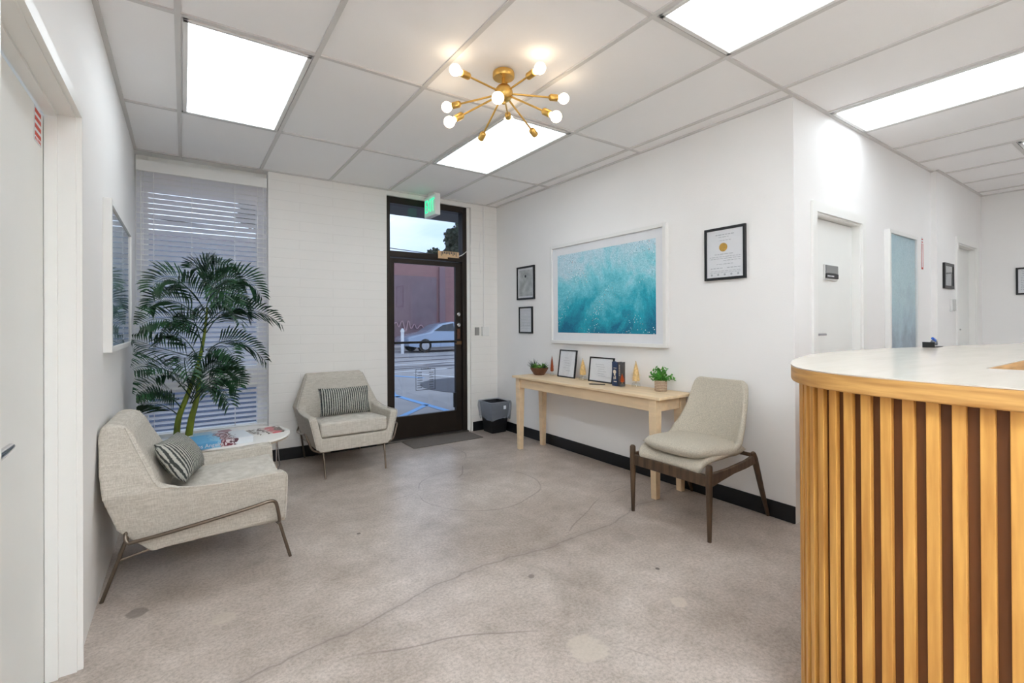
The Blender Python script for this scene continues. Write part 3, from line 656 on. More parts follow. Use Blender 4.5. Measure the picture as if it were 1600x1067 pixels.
# car
car = thing('silver_car', 'silver sedan on the street beyond the glass door', 'car', (10.5, 20.9, -.02))
carm = mat('silver_paint', srgb(140, 154, 176), .25, metal=.4, coat=.5)
carg = mat('car_glass', srgb(52, 58, 68), .1)
prof = [(-2.3, .32), (-2.32, .55), (-2.2, .72), (-1.6, .86), (-1.15, .93), (-.55, 1.30), (.1, 1.42), (.9, 1.40), (1.6, 1.10), (2.15, .98), (2.3, .80), (2.3, .35), (1.85, .25), (-1.9, .25)]
rows = []
for yy, kx, kz in ((-.9, .97, .93), (-.82, .99, .985), (0, 1, 1), (.82, .99, .985), (.9, .97, .93)):
    row = []
    for x, z in prof:
        y2 = yy*(1-.22*max(0, (z-.9)/.5)); row.append((x*kx, y2, .25+(z-.25)*kz))
    rows.append(row)
bm = bmesh.new(); V = grid(bm, rows, close=True); bm.faces.new(V[0]); bm.faces.new(V[-1])
obj('body', bm, carm, car, smooth=True)
for (pts) in ([(-1.0, .99), (-.50, 1.25), (.05, 1.34), (.05, .97)], [(.12, .97), (.12, 1.34), (.75, 1.33), (1.05, 1.22), (1.30, 1.03)]):
    for s in (-1, 1):
        bm = bmesh.new(); prism(bm, [(x, s*(.885*(1-.22*max(0, (z-.9)/.5))), z) for x, z in pts], (0, s*.02, 0)); obj('side_window', bm, carg, car)
for x in (-1.45, 1.45):
    for s in (-1, 1):
        bm = bmesh.new(); lathe(bm, [(0, 0), (.30, 0), (.32, .03), (.32, .18), (.30, .2), (0, .2)], (x, s*.90-(.0 if s < 0 else .2), .32) if s > 0 else (x, -.90, .32), 24, (0, 1, 0)); wh = obj('wheel', bm, blackp, car, smooth=True)
        bm = bmesh.new(); lathe(bm, [(0, -.01), (.19, -.01), (.2, .01), (0, .01)], (x, s*.905, .32), 20, (0, 1, 0)); obj('hubcap', bm, chrome, wh)
# ================================================================ armchairs
def make_armchair(label, loc, rz):
    t = thing('armchair', label, 'armchair', loc, rz)
    def wy(z): return .30+.07*min(1, max(0, (z-.2)/.3)) if z < .5 else .37-.125*(z-.5)/.34
    bm = bmesh.new()
    # arms: profile panels leaning outward
    armp = [(-.17, .53), (-.08, .495), (.15, .492), (.355, .505), (.378, .49), (.382, .40), (.378, .235), (.1, .222), (-.2, .205), (-.325, .34), (-.372, .50), (-.36, .60), (-.25, .60)]
    for s in (-1, 1):
        zs = [.2, .28, .36, .44, .52, .60]
        out = [bm.verts.new((f, s*(wy(z)+.005), z)) for f, z in armp]; inn = [bm.verts.new((f, s*(wy(z)-.055), z)) for f, z in armp]; n = len(armp)
        bm.faces.new(out); bm.faces.new(inn)
        for i in range(n): bm.faces.new((out[i], out[(i+1) % n], inn[(i+1) % n], inn[i]))
    # back slab
    prof = [(.24, -.10, -.22), (.34, -.12, -.325), (.50, -.16, -.372), (.60, -.195, -.388), (.70, -.245, -.395), (.765, -.272, -.398), (.80, -.30, -.392), (.812, -.335, -.37)]
    rows = [[(f, -wy(z), z), (f, wy(z), z), (b, wy(z), z), (b, -wy(z), z)] for z, f, b in prof]
    V = grid(bm, rows, close=True); bm.faces.new(V[0]); bm.faces.new(V[-1])
    # seat base
    rows = [[(.378, -wy(z)+.01, z), (.378, wy(z)-.01, z), (-.2-(z-.2)*.9, wy(z)-.01, z), (-.2-(z-.2)*.9, -wy(z)+.01, z)] for z in (.215, .27, .325)]
    V = grid(bm, rows, close=True); bm.faces.new(V[0]); bm.faces.new(V[-1])
    sh = obj('upholstered_shell', bm, linen, t, smooth='all')
    r = sh.modifiers.new('remesh', 'REMESH'); r.mode = 'VOXEL'; r.voxel_size = .009; r.use_smooth_shade = True
    s_ = sh.modifiers.new('smooth', 'SMOOTH'); s_.factor = .6; s_.iterations = 4
    # cushion
    bm = bmesh.new(); box(bm, -.16, -.285, .315, .365, .285, .435)
    bmesh.ops.subdivide_edges(bm, edges=bm.edges[:], cuts=5, use_grid_fill=True)
    for v in bm.verts:
        if v.co.z > .40:
            u = max(0, 1-((v.co.x-.10)/.27)**2); w_ = max(0, 1-(v.co.y/.29)**2); v.co.z += .03*u*w_
        v.co.z += .03*(v.co.x-.1)/.26*.6
    cu = obj('seat_cushion', bm, linenseat, t, .028, smooth='all', seg=4)
    # steel frame each side, legs
    for s in (-1, 1):
        pp_ = [(f, s*(wy(z)+.006), z) for f, z in ((-.30, .795), (-.235, .65), (-.175, .53), (-.12, .512), (-.02, .498), (.15, .494), (.34, .503), (.374, .492), (.380, .45), (.378, .32), (.376, .24))]
        bm = bmesh.new(); tube(bm, spline(pp_, 4), .0032, 6); obj('piping', bm, linenseat, t, smooth=True)
        pa = [(-.268, s*.315, .385), (-.292, s*.33, .32), (-.285, s*.345, .285), (-.25, s*.352, .283), (-.05, s*.375, .312), (.2, s*.392, .352), (.285, s*.395, .368), (.318, s*.39, .36), (.332, s*.375, .32), (.345, s*.345, .245), (.345, s*.28, .212), (.33, s*.20, .205)]
        bm = bmesh.new(); tube(bm, spline(pa, 4), .0085, 10); obj('frame_tube', bm, steel, t, smooth=True)
        bm = bmesh.new(); tube(bm, [(.345, s*.262, .235), (.37, s*.258, .14), (.408, s*.255, .0)], .0085, 10); obj('leg', bm, steel, t, smooth=True)
        bm = bmesh.new(); tube(bm, [(-.275, s*.325, .335), (-.30, s*.31, .26), (-.388, s*.262, 0)], .0085, 10); obj('leg', bm, steel, t, smooth=True)
    bm = bmesh.new(); tube(bm, [(-.325, -.298, .19), (-.325, .298, .19)], .007, 8); tube(bm, [(-.325, -.298, .19), (-.2, -.28, .21)], .006, 8); tube(bm, [(-.325, .298, .19), (-.2, .28, .21)], .006, 8); obj('cross_bar', bm, steel, t, smooth=True)
    return t
ac = make_armchair('pale linen armchair with steel frame against the left wall', (.082, 3.125, 0), math.radians(-2))
ac2 = dup(ac, (1.215, 4.505, 0), math.radians(-90), 'pale linen armchair between the window and the glass door')
def make_pillow(label, loc, rot, w=.44, h=.25, t=.13):
    bm = bmesh.new(); n = 16; m = 10
    for s in (1, -1):
        rows = []
        for i in range(n+1):
            row = []
            for j in range(m+1):
                u = -1+2*i/n; v = -1+2*j/m
                k = (max(0, 1-abs(u)**2.6)*max(0, 1-abs(v)**2.2))**.55
                pin = 1-.07*(1-abs(u))*abs(v)**3; pin2 = 1-.05*(1-abs(v))*abs(u)**3
                row.append((s*t/2*k, u*w/2*pin2, v*h/2*pin))
            rows.append(row)
        grid(bm, rows)
    bmesh.ops.remove_doubles(bm, verts=bm.verts, dist=.001)
    p = obj('throw_pillow', bm, pillowm, smooth='all'); p.location = loc; p.rotation_euler = rot
    tag(p, label, 'pillow'); return p
make_pillow('grey striped lumbar pillow on the armchair by the left wall', (-.012, 3.11, .577), (math.radians(-4), math.radians(-34), math.radians(-10)), h=.24)
make_pillow('grey striped lumbar pillow on the armchair beside the glass door', (1.205, 4.42, .585), (0, math.radians(-20), math.radians(-92)))
# ================================================================ round side table
st = thing('side_table', 'round white side table with hairpin legs behind the left armchair', 'table', (.31, 3.95, 0))
bm = bmesh.new(); lathe(bm, [(.0, .452), (.338, .452), (.352, .463), (.352, .470), (.347, .475), (0, .475)], n=56); obj('tabletop', bm, mat('white_top', srgb(238, 236, 232), .3), st, smooth=True)
bm = bmesh.new(); lathe(bm, [(.0, .449), (.342, .449), (.342, .4525), (0, .4525)], n=56); obj('edge_band', bm, mat('pale_wood_edge', srgb(206, 186, 158), .5), st, smooth=True)
for a in (0.15, 0.15+2*PI/3, 0.15+4*PI/3):
    ca, sa = math.cos(a), math.sin(a); bm = bmesh.new()
    f = lambda r, o_, z: (r*ca-o_*sa, r*sa+o_*ca, z)
    tube(bm, [f(.27, .0, .45), f(.30, .02, .2), f(.245, .085, .008)], .0045, 8); tube(bm, [f(.27, 0, .45), f(.245, -.085, .008)], .0045, 8); tube(bm, [f(.245, .085, .008), f(.245, -.085, .008)], .0045, 8)
    obj('leg', bm, chrome, st, smooth=True)
# books on it
def book(label, x, y, z, l, w, h, rz, coverm, name='book', pages=True, group=None):
    t = thing(name, label, 'book', (x, y, z), rz, group)
    bm = bmesh.new(); box(bm, -l/2, -w/2, 0, l/2, w/2, .003); box(bm, -l/2, -w/2, h-.003, l/2, w/2, h); box(bm, -l/2, -w/2, .003, l/2, -w/2+.004, h-.003); obj('cover', bm, coverm, t, .0008)
    boxo('pages', (-l/2+.004, -w/2+.004, .003, l/2-.004, w/2-.005, h-.003), papr, t); return t
def covermat(name, cols, scale=9):
    m = bpy.data.materials.new(name); m.use_nodes = True; t = m.node_tree; b = t.nodes['Principled BSDF']; b.inputs['Roughness'].default_value = .35
    c = t.nodes.new('ShaderNodeTexCoord'); sp = t.nodes.new('ShaderNodeSeparateXYZ'); t.links.new(c.outputs['Object'], sp.inputs[0])
    n = t.nodes.new('ShaderNodeTexNoise'); n.inputs['Scale'].default_value = scale*3; n.inputs['Detail'].default_value = 4; t.links.new(c.outputs['Object'], n.inputs['Vector'])
    ma = t.nodes.new('ShaderNodeMath'); ma.operation = 'MULTIPLY_ADD'; ma.inputs[1].default_value = .16; t.links.new(n.outputs[0], ma.inputs[0]); t.links.new(sp.outputs[0], ma.inputs[2])
    mr = t.nodes.new('ShaderNodeMapRange'); mr.inputs[1].default_value = -.12; mr.inputs[2].default_value = .24; t.links.new(ma.outputs[0], mr.inputs[0])
    r = t.nodes.new('ShaderNodeValToRGB'); r.color_ramp.interpolation = 'CONSTANT'
    e = r.color_ramp.elements; e[0].position = 0; e[0].color = cols[0][1]; e[1].position = cols[1][0]; e[1].color = cols[1][1]
    for p_, c_ in cols[2:]: x = e.new(p_); x.color = c_
    t.links.new(mr.outputs[0], r.inputs[0]); t.links.new(r.outputs[0], b.inputs['Base Color']); return m
cm1 = covermat('blue_book_cover', [(0, srgb(96, 168, 214)), (.42, srgb(140, 196, 226)), (.52, srgb(120, 52, 74)), (.57, srgb(224, 196, 200)), (.60, srgb(110, 44, 60)), (.66, srgb(226, 220, 224)), (.70, srgb(96, 60, 72)), (.76, srgb(222, 228, 234))], 9)
b1 = book('thick pale blue photo book at the front of the round table', .195, 3.79, .475, .36, .26, .042, math.radians(8), cm1)
text('spine_title', 'Los Angeles', .034, (-.08, -.1358, .021), (1, 0, 0), (0, 0, 1), papr, b1, .0004)
cm2 = covermat('pale_magazine_cover', [(0, srgb(216, 214, 210)), (.3, srgb(120, 112, 100)), (.36, srgb(220, 218, 214)), (.45, srgb(94, 88, 80)), (.52, srgb(206, 196, 190)), (.62, srgb(196, 104, 110)), (.78, srgb(90, 84, 76)), (.86, srgb(228, 228, 226))], 7)
b2 = book('thin magazine with red and grey cover behind the blue book', .50, 3.99, .475, .28, .22, .008, math.radians(12), cm2, 'magazine')
cm3 = covermat('sky_blue_cover', [(0, srgb(170, 204, 226)), (.5, srgb(216, 220, 226)), (.62, srgb(170, 130, 140)), (.8, srgb(230, 232, 234))], 6)
b3 = book('pale blue magazine at the back of the round table', .20, 4.06, .475, .28, .21, .014, math.radians(4), cm3, 'magazine')
# ================================================================ palm
pl = thing('potted_palm', 'tall green palm in a grey pot in front of the blinds', 'plant', (.01, 4.47, 0))
def pp(p): return Vector((p[0]-.01, p[1]-4.47, p[2]))
bm = bmesh.new(); lathe(bm, [(.0, 0), (.115, 0), (.13, .02), (.165, .33), (.175, .36), (.175, .375), (.158, .375), (.15, .34), (.0, .33)], n=32); obj('pot', bm, mat('grey_pot', srgb(112, 112, 112), .7, var=.15, vscale=10), pl, smooth=True)
bm = bmesh.new(); lathe(bm, [(0, .345), (.1, .35), (.152, .342), (.152, .33), (0, .33)], n=24); obj('soil', bm, mat('dark_soil', srgb(40, 36, 34), .95, bump=.8, bscale=80), pl)
stemm = mat('palm_stem', srgb(128, 148, 44), .5, var=.4, vscale=14, stretch=(1, 1, .4), dark=srgb(84, 96, 34))
for pa, ra in (([(-.05, 4.5, .34), (-.035, 4.5, .55), (.03, 4.5, .75), (.10, 4.5, 1.0), (.135, 4.5, 1.2), (.155, 4.5, 1.42)], [.024, .018, .014, .014, .010, .007]),
               ([(.02, 4.5, .34), (.05, 4.49, .55), (.085, 4.5, .70), (.11, 4.5, .95)], [.028, .025, .02, .013])):
    q = spline([pp(p) for p in pa], 5); n_ = len(q); rs = [ra[0]+(ra[-1]-ra[0])*i/(n_-1) for i in range(n_)]
    bm = bmesh.new(); tube(bm, q, rs, 12); obj('stem', bm, stemm, pl, smooth=True)
leafg = mat('palm_leaf', srgb(38, 78, 44), .42, var=.45, vscale=9, dark=srgb(18, 38, 28))
FR=[((0.096,4.500,1.469),(-0.067,4.400,1.630),(-0.197,4.300,1.537)),((0.147,4.500,1.521),(0.205,4.525,1.706),(0.328,4.550,1.753)),((0.160,4.500,1.471),(0.354,4.425,1.653),(0.520,4.350,1.515)),((0.173,4.500,1.292),(0.415,4.350,1.393),(0.621,4.200,1.299)),((0.172,4.500,1.087),(0.347,4.350,1.148),(0.519,4.200,1.001)),((0.130,4.500,1.317),(-0.069,4.500,1.465),(-0.195,4.500,1.414)),((0.117,4.500,1.165),(-0.086,4.325,1.315),(-0.250,4.150,1.278)),((0.103,4.500,1.013),(-0.122,4.250,1.107),(-0.275,4.000,1.186)),((0.053,4.500,0.814),(-0.140,4.225,0.971),(-0.275,3.950,0.991)),((-0.010,4.500,0.620),(-0.142,4.275,0.805),(-0.266,4.050,0.811)),((-0.030,4.500,0.572),(-0.148,4.450,0.680),(-0.267,4.400,0.699)),((0.095,4.500,0.861),(0.227,4.550,0.942),(0.376,4.600,0.849)),((0.103,4.500,0.759),(0.261,4.375,0.871),(0.347,4.250,0.802)),((0.052,4.500,0.663),(0.194,4.325,0.821),(0.288,4.150,0.687)),((0.147,4.500,1.470),(0.204,4.225,1.605),(0.217,3.950,1.426)),((0.032,4.500,0.791),(0.003,4.200,1.035),(0.038,3.900,0.941)),((0.147,4.500,1.521),(0.124,4.550,1.704),(0.056,4.600,1.730)),((0.160,4.500,1.368),(0.320,4.575,1.520),(0.458,4.650,1.429)),((0.129,4.500,1.063),(0.051,4.275,1.339),(0.003,4.050,1.245)),((0.052,4.500,0.713),(0.137,4.225,0.955),(0.150,3.950,0.808)),((0.160,4.500,1.471),(0.258,4.300,1.564),(0.328,4.100,1.419)),((0.138,4.500,1.215),(-0.008,4.300,1.315),(-0.092,4.100,1.215)),((0.147,4.500,1.511),(0.148,4.500,1.726),(0.183,4.500,1.790)),((0.138,4.500,1.011),(0.233,4.250,1.119),(0.299,4.000,1.033)),((0.147,4.500,1.215),(0.257,4.300,1.365),(0.336,4.100,1.289))]
FR += [((.13, 4.5, 1.25+.0), (.30, 4.42, 1.42), (.42, 4.3, 1.36)), ((.10, 4.5, 1.0), (-.03, 4.42, 1.2), (-.15, 4.3, 1.15)), ((.07, 4.5, .80), (.22, 4.4, .95), (.33, 4.3, .93)), ((.14, 4.5, 1.38), (.02, 4.35, 1.56), (-.08, 4.2, 1.5)), ((.05, 4.5, .70), (-.08, 4.35, .9), (-.17, 4.2, .92)), ((.15, 4.5, 1.42), (.24, 4.5, 1.62), (.38, 4.45, 1.62)), ((.04, 4.5, .66), (.12, 4.3, .80), (.2, 4.05, .74))]
rg = random.Random(11)
for fi, (a, b, c) in enumerate(FR):
    a, b, c = pp(a), pp(b), pp(c)
    bm = bmesh.new(); N_ = 24
    b2_ = b*2-(a+c)*.5      # quadratic control so the curve passes b
    def P(t): return a*(1-t)**2+b2_*2*t*(1-t)+c*t*t
    pts = [P(i/N_) for i in range(N_+1)]
    tube(bm, pts, [.005*(1-.8*i/N_) for i in range(N_+1)], 5)
    flat = abs(c.x-a.x)/((c-a).length+1e-6); roll_ = rg.choice((-1, 1))*(.25+1.0*flat*rg.uniform(.7, 1.15))
    for i in range(4, N_+1):
        t = i/N_; p = pts[i]; d = (pts[min(i+1, N_)]-pts[i-1]).normalized()
        side = d.cross(Vector((0, 0, 1))).normalized(); upv = side.cross(d)
        side = (side*math.cos(roll_)+upv*math.sin(roll_)); upv = side.cross(d)
        LL = .15*(math.sin(PI*min(1, .2+.76*t))**.6)+.035
        for s in (-1, 1):
            dr_ = (side*s*.72+d*.72+upv*rg.uniform(.0, .28)).normalized(); l = LL*rg.uniform(.85, 1.1)
            wv = d.cross(dr_).cross(dr_).normalized()*.0066
            p1 = p+dr_*l*.45+upv*.01; p2 = p+dr_*l*.8-Vector((0, 0, .006)); p3 = p+dr_*l-Vector((0, 0, .018))
            for q in (p1, p2, p3):
                q.x = max(q.x, XL+.048-.01); q.y = min(q.y, 4.905-4.47)
            v = [bm.verts.new(x_) for x_ in (p, p1-wv, p2-wv*.8, p3, p2+wv*.8, p1+wv)]
            bm.faces.new((v[0], v[1], v[5])); bm.faces.new((v[1], v[2], v[4], v[5])); bm.faces.new((v[2], v[3], v[4]))
    obj('frond', bm, leafg, pl)
# ================================================================ console table
ct = thing('console_table', 'long pale pine console table against the right wall', 'table', (2.965, 3.09, 0))
HZ = .745; a0, a1 = -.195, .195; b0, b1 = -.92, .92
boxo('tabletop', (a0, b0, HZ-.022, a1+.005, b1, HZ), pine, ct, .004)
bm = bmesh.new(); box(bm, a0+.03, b0+.07, HZ-.115, a0+.05, b1-.07, HZ-.022); box(bm, a1-.04, b0+.07, HZ-.115, a1-.02, b1-.07, HZ-.022); box(bm, a0+.05, b0+.06, HZ-.115, a1-.04, b0+.08, HZ-.022); box(bm, a0+.05, b1-.08, HZ-.115, a1-.04, b1-.06, HZ-.022)
obj('apron', bm, pine, ct, .002)
for x in (a0+.048, a1-.05):
    for y in (b0+.078, b1-.078):
        h1, h2 = .032, .022; bm = bmesh.new()
        hexa(bm, [(x-h2, y-h2, 0), (x+h2, y-h2, 0), (x+h2, y+h2, 0), (x-h2, y+h2, 0), (x-h1, y-h1, .60), (x+h1, y-h1, .60), (x+h1, y+h1, .60), (x-h1, y+h1, .60)])
        box(bm, x-h1, y-h1, .60, x+h1, y+h1, HZ-.0225)
        obj('leg', bm, pine, ct, .002)
# ================================================================ side chair
sc = thing('side_chair', 'beige boucle chair with dark wooden legs before the console table', 'chair', (2.842, 1.905, 0), PI)
prof = [(.315, .375, .235, .015), (.318, .41, .25, .02), (.27, .425, .262, .035), (.15, .41, .27, .06), (.0, .40, .272, .085), (-.10, .41, .272, .12), (-.165, .46, .268, .14), (-.195, .53, .258, .115), (-.212, .62, .242, .07), (-.23, .72, .228, .035), (-.248, .81, .217, .018), (-.258, .862, .205, .008), (-.262, .885, .17, .0)]
rows = []
for i, (f, z, hw_, cu_) in enumerate(prof):
    f0, z0 = prof[max(i-1, 0)][:2]; f1, z1 = prof[min(i+1, len(prof)-1)][:2]
    tx, tz = f1-f0, z1-z0; l = math.hypot(tx, tz) or 1; nx, nz = tz/l, -tx/l      # normal to profile: up on the seat, forward on the back
    row = []
    for k in range(13):
        v = -1+k/6; e = abs(v)**3.0; row.append((f+nx*cu_*e, v*hw_*(1-.04*e), z+nz*cu_*e))
    rows.append(row)
bm = bmesh.new(); grid(bm, rows)
sh = obj('upholstered_shell', bm, boucle, sc, smooth='all')
so = sh.modifiers.new('thick', 'SOLIDIFY'); so.thickness = .042; so.offset = 0
sb = sh.modifiers.new('sub', 'SUBSURF'); sb.levels = 2; sb.render_levels = 2
bm = bmesh.new(); n = 20; m = 20
for s in (1, -1):
    rws = []
    for i in range(n+1):
        rw = []
        for j in range(m+1):
            u = -1+2*i/n; v = -1+2*j/m
            k = (max(0, 1-abs(u)**4)*max(0, 1-abs(v)**4))**.5
            # squircle plan
            uu_ = u*math.sqrt(1-v*v*.28); vv_ = v*math.sqrt(1-u*u*.28)
            rw.append((.082+uu_*.268, vv_*.272*(1-.05*u), .472+.014*u+s*.052*k))
        rws.append(rw)
    grid(bm, rws)
bmesh.ops.remove_doubles(bm, verts=bm.verts, dist=.001)
obj('seat_cushion', bm, boucle, sc, smooth='all')
for s in (-1, 1):
    bm = bmesh.new(); tube(bm, [(.332, s*.285, 0), (.332, s*.285, .25), (.332, s*.285, .40), (.332, s*.285, .438), (.332, s*.285, .447)], [.012, .018, .020, .019, .012], 14); obj('leg', bm, walnut, sc, smooth=True)
    bm = bmesh.new(); tube(bm, [(-.328, s*.285, .0), (-.245, s*.285, .20), (-.165, s*.285, .405), (-.150, s*.285, .435), (-.146, s*.285, .446)], [.011, .017, .020, .018, .012], 14); obj('leg', bm, walnut, sc, smooth=True)
    top = [(.332, .395), (.15, .395), (-.05, .41), (-.16, .43)]; bot = [(-.165, .375), (-.05, .362), (.08, .355), (.22, .335), (.332, .315)]
    bm = bmesh.new(); prism(bm, [(x, s*.285-.011, z) for x, z in top+bot], (0, .022, 0)); obj('side_rail', bm, walnut, sc, .003)
bm = bmesh.new(); prism(bm, [(.320, -.285, .318), (.320, .285, .318), (.320, .285, .385), (.320, -.285, .385)], (.024, 0, 0)); obj('front_rail', bm, walnut, sc, .003)
bm = bmesh.new(); tube(bm, [(-.155, -.285, .425), (-.155, .285, .425)], .013, 12); obj('rear_rail', bm, walnut, sc, smooth=True)
# ================================================================ waste bin
wb = thing('waste_bin', 'black waste bin with clear liner in the corner by the door', 'bin', (3.035, 4.755, 0))
bm = bmesh.new()
def ring(h, z): return [(-h, -h, z), (h, -h, z), (h, h, z), (-h, h, z)]
V = grid(bm, [ring(.095, 0), ring(.128, .345), ring(.134, .345), ring(.134, .36), ring(.124, .36), ring(.09, .01)], close=True); bm.faces.new(V[-1]); bm.faces.new(V[0])
obj('bin_body', bm, blackp, wb, .006)
bm = bmesh.new(); rg = random.Random(5); rows = []
for z, h in ((.335, .121), (.362, .132), (.370, .139), (.355, .144), (.30, .145), (.24, .140), (.19, .136), (.165, .132)):
    row = []
    for k in range(40):
        a = k/40*4; sd = int(a); u = a-sd
        P4 = [(-1, -1), (1, -1), (1, 1), (-1, 1), (-1, -1)]
        x = P4[sd][0]+(P4[sd+1][0]-P4[sd][0])*u; y = P4[sd][1]+(P4[sd+1][1]-P4[sd][1])*u
        w_ = 1+rg.uniform(-.02, .05)*(z < .34); row.append((x*h*w_, y*h*w_, z+rg.uniform(-.022, .022)*(z < .2)))
    rows.append(row)
grid(bm, rows, close=True)
def linermat():
    m = bpy.data.materials.new('bin_liner'); m.use_nodes = True; t = m.node_tree; b = t.nodes['Principled BSDF']
    b.inputs['Base Color'].default_value = srgb(196, 208, 228); b.inputs['Roughness'].default_value = .15; b.inputs['Alpha'].default_value = .33
    n = t.nodes.new('ShaderNodeTexNoise'); n.inputs['Scale'].default_value = 14; n.inputs['Distortion'].default_value = 2; c = t.nodes.new('ShaderNodeTexCoord'); t.links.new(c.outputs['Object'], n.inputs['Vector'])
    bp = t.nodes.new('ShaderNodeBump'); bp.inputs['Strength'].default_value = 1; bp.inputs['Distance'].default_value = .02; t.links.new(n.outputs[0], bp.inputs['Height']); t.links.new(bp.outputs[0], b.inputs['Normal'])
    return m
obj('bin_liner', bm, linermat(), wb, smooth='all')
boxo('bin_label', (.03, -.147, .28, .065, -.1455, .32), papr, wb)
# ================================================================ pictures
def frame_x(name, label, x, y0, y1, z0, z1, side, fm, depth=.02, fw_=.02, mat_w=0, art=None, artm=papr, cat='picture', glassy=True):
    """picture on a wall x=const; side -1 faces -X, +1 faces +X"""
    cy, cz = (y0+y1)/2, (z0+z1)/2; w, h = (y1-y0)/2, (z1-z0)/2
    t = thing(name, label, cat, (x, cy, cz)); s = side
    def bx(xa, ya, za, xb, yb, zb): return (min(s*xa, s*xb), ya, za, max(s*xa, s*xb), yb, zb)
    bm = bmesh.new(); box(bm, *bx(0, -w, -h, depth, -w+fw_, h)); box(bm, *bx(0, w-fw_, -h, depth, w, h)); box(bm, *bx(0, -w+fw_, -h, depth, w-fw_, -h+fw_)); box(bm, *bx(0, -w+fw_, h-fw_, depth, w-fw_, h)); obj('frame', bm, fm, t, .0015)
    if mat_w:
        boxo('mat_board', bx(.002, -w+fw_, -h+fw_, depth*.55, w-fw_, h-fw_), papr, t)
        boxo('print', bx(depth*.55, -w+fw_+mat_w, -h+fw_+mat_w, depth*.55+.001, w-fw_-mat_w, h-fw_-mat_w), artm, t)
    else: boxo('print', bx(.002, -w+fw_, -h+fw_, depth*.55, w-fw_, h-fw_), artm, t)
    if glassy: boxo('picture_pane', bx(depth*.72, -w+fw_, -h+fw_, depth*.76, w-fw_, h-fw_), picg, t)
    return t, w, h, depth
seaA = seamat('turquoise_sea_print', srgb(196, 220, 232), (srgb(34, 168, 190), srgb(126, 208, 222)), srgb(12, 110, 144), 'Y', 0, 1, -.42, .42)
frame_x('framed_sea_picture', 'large turquoise sea picture in a white frame above the console table', XR, 2.395, 3.84, 1.075, 2.075, -1, whitef, .04, .03, .078, artm=seaA, glassy=False)
seaB = seamat('pale_sea_print', srgb(220, 232, 240), (srgb(150, 186, 202), srgb(196, 218, 230)), srgb(150, 176, 190), 'Y', 0, 1, -.4, .4, False)
frame_x('framed_sea_picture', 'white framed glazed picture on the left wall reflecting the blinds', XL, 3.09, 4.20, 1.14, 1.915, 1, whitef, .036, .028, 0, artm=seaB)
def lines(t, w, h, x, s, rows, m=inkl):
    bm = bmesh.new()
    for (z, a, b, th_) in rows:
        yy = a*w
        rgl = random.Random(int(abs(z)*1000)+3)
        while yy < b*w:
            l = rgl.uniform(.012, .03); box(bm, min(s*x, s*(x+.0006)), yy, z*h-th_/2, max(s*x, s*(x+.0006)), min(yy+l, b*w), z*h+th_/2); yy += l+.006
    obj('printed_text', bm, m, t)
t, w, h, dp = frame_x('framed_certificate', 'black framed certificate with a gold seal on the right wall', XR, 1.757, 2.068, 1.582, 1.957, -1, blackf, .02, .018, cat='certificate')
bm = bmesh.new(); lathe(bm, [(0, 0), (.031, 0), (.031, .001), (0, .001)], (-.0115, .01, .045), 28, (-1, 0, 0)); obj('gold_seal', bm, goldm, t)
lines(t, w, h, .0113, -1, [(.72, -.45, .45, .006), (.63, -.2, .3, .004), (.50, -.3, .3, .004), (-.02, -.4, .5, .005), (-.12, -.75, .75, .004), (-.19, -.75, .75, .004), (-.27, -.75, .1, .004), (-.40, -.4, .4, .004), (-.55, -.75, -.1, .005), (-.55, .1, .7, .005), (-.66, -.75, .75, .003), (-.72, -.75, .75, .003)], inkl)
bm = bmesh.new()
for k in range(5): lathe(bm, [(0, 0), (.008, 0), (.008, .0008), (0, .0008)], (-.0115, -.10+.05*k, -.15), 10, (-1, 0, 0))
obj('round_emblems', bm, inkl, t)
sk = mat('grey_landscape', srgb(190, 194, 194), .5, var=.35, vscale=14, detail=8)
t, w, h, dp = frame_x('framed_picture', 'upper of two small black frames left of the sea picture', XR, 4.14, 4.47, 1.547, 1.922, -1, blackf, .02, .02, .02, artm=sk)
bm = bmesh.new(); lathe(bm, [(0, 0), (.016, 0), (.016, .001), (0, .001)], (-.0125, .0, .075), 14, (-1, 0, 0)); obj('dark_spot', bm, inkm, t)
t, w, h, dp = frame_x('framed_notice', 'lower of two small black frames left of the sea picture', XR, 4.18, 4.432, 1.167, 1.466, -1, blackf, .02, .016, cat='notice')
lines(t, w, h, .0113, -1, [(.7-.11*k, -.7, .7, .004) for k in range(13)], inkl)
t, w, h, dp = frame_x('framed_notice', 'black framed notice on the far right end wall', XF, .84, 1.132, 1.565, 1.862, -1, blackf, .02, .018, cat='notice')
lines(t, w, h, .0113, -1, [(.8-.13*k, -.75, .75, .006) for k in range(12)], inkl)
def frame_y(name, label, y, x0, x1, z0, z1, fm, depth=.02, fw_=.02, artm=papr, cat='picture'):
    cx, cz = (x0+x1)/2, (z0+z1)/2; w, h = (x1-x0)/2, (z1-z0)/2; t = thing(name, label, cat, (cx, y, cz))
    bm = bmesh.new(); box(bm, -w, -depth, -h, -w+fw_, 0, h); box(bm, w-fw_, -depth, -h, w, 0, h); box(bm, -w+fw_, -depth, -h, w-fw_, 0, -h+fw_); box(bm, -w+fw_, -depth, h-fw_, w-fw_, 0, h); obj('frame', bm, fm, t, .0015)
    boxo('print', (-w+fw_, -depth*.55, -h+fw_, w-fw_, -.002, h-fw_), artm, t); boxo('picture_pane', (-w+fw_, -depth*.76, -h+fw_, w-fw_, -depth*.72, h-fw_), picg, t); return t
seaC = seamat('hall_sea_print', srgb(176, 212, 226), (srgb(150, 188, 208), srgb(184, 220, 230)), srgb(96, 132, 162), 'X', 0, 1, -.5, .45, False)
frame_y('framed_sea_picture', 'tall pale blue sea picture in white frame in the hallway', YH, 4.70, 5.39, .98, 2.03, whitef, .04, .03, seaC)
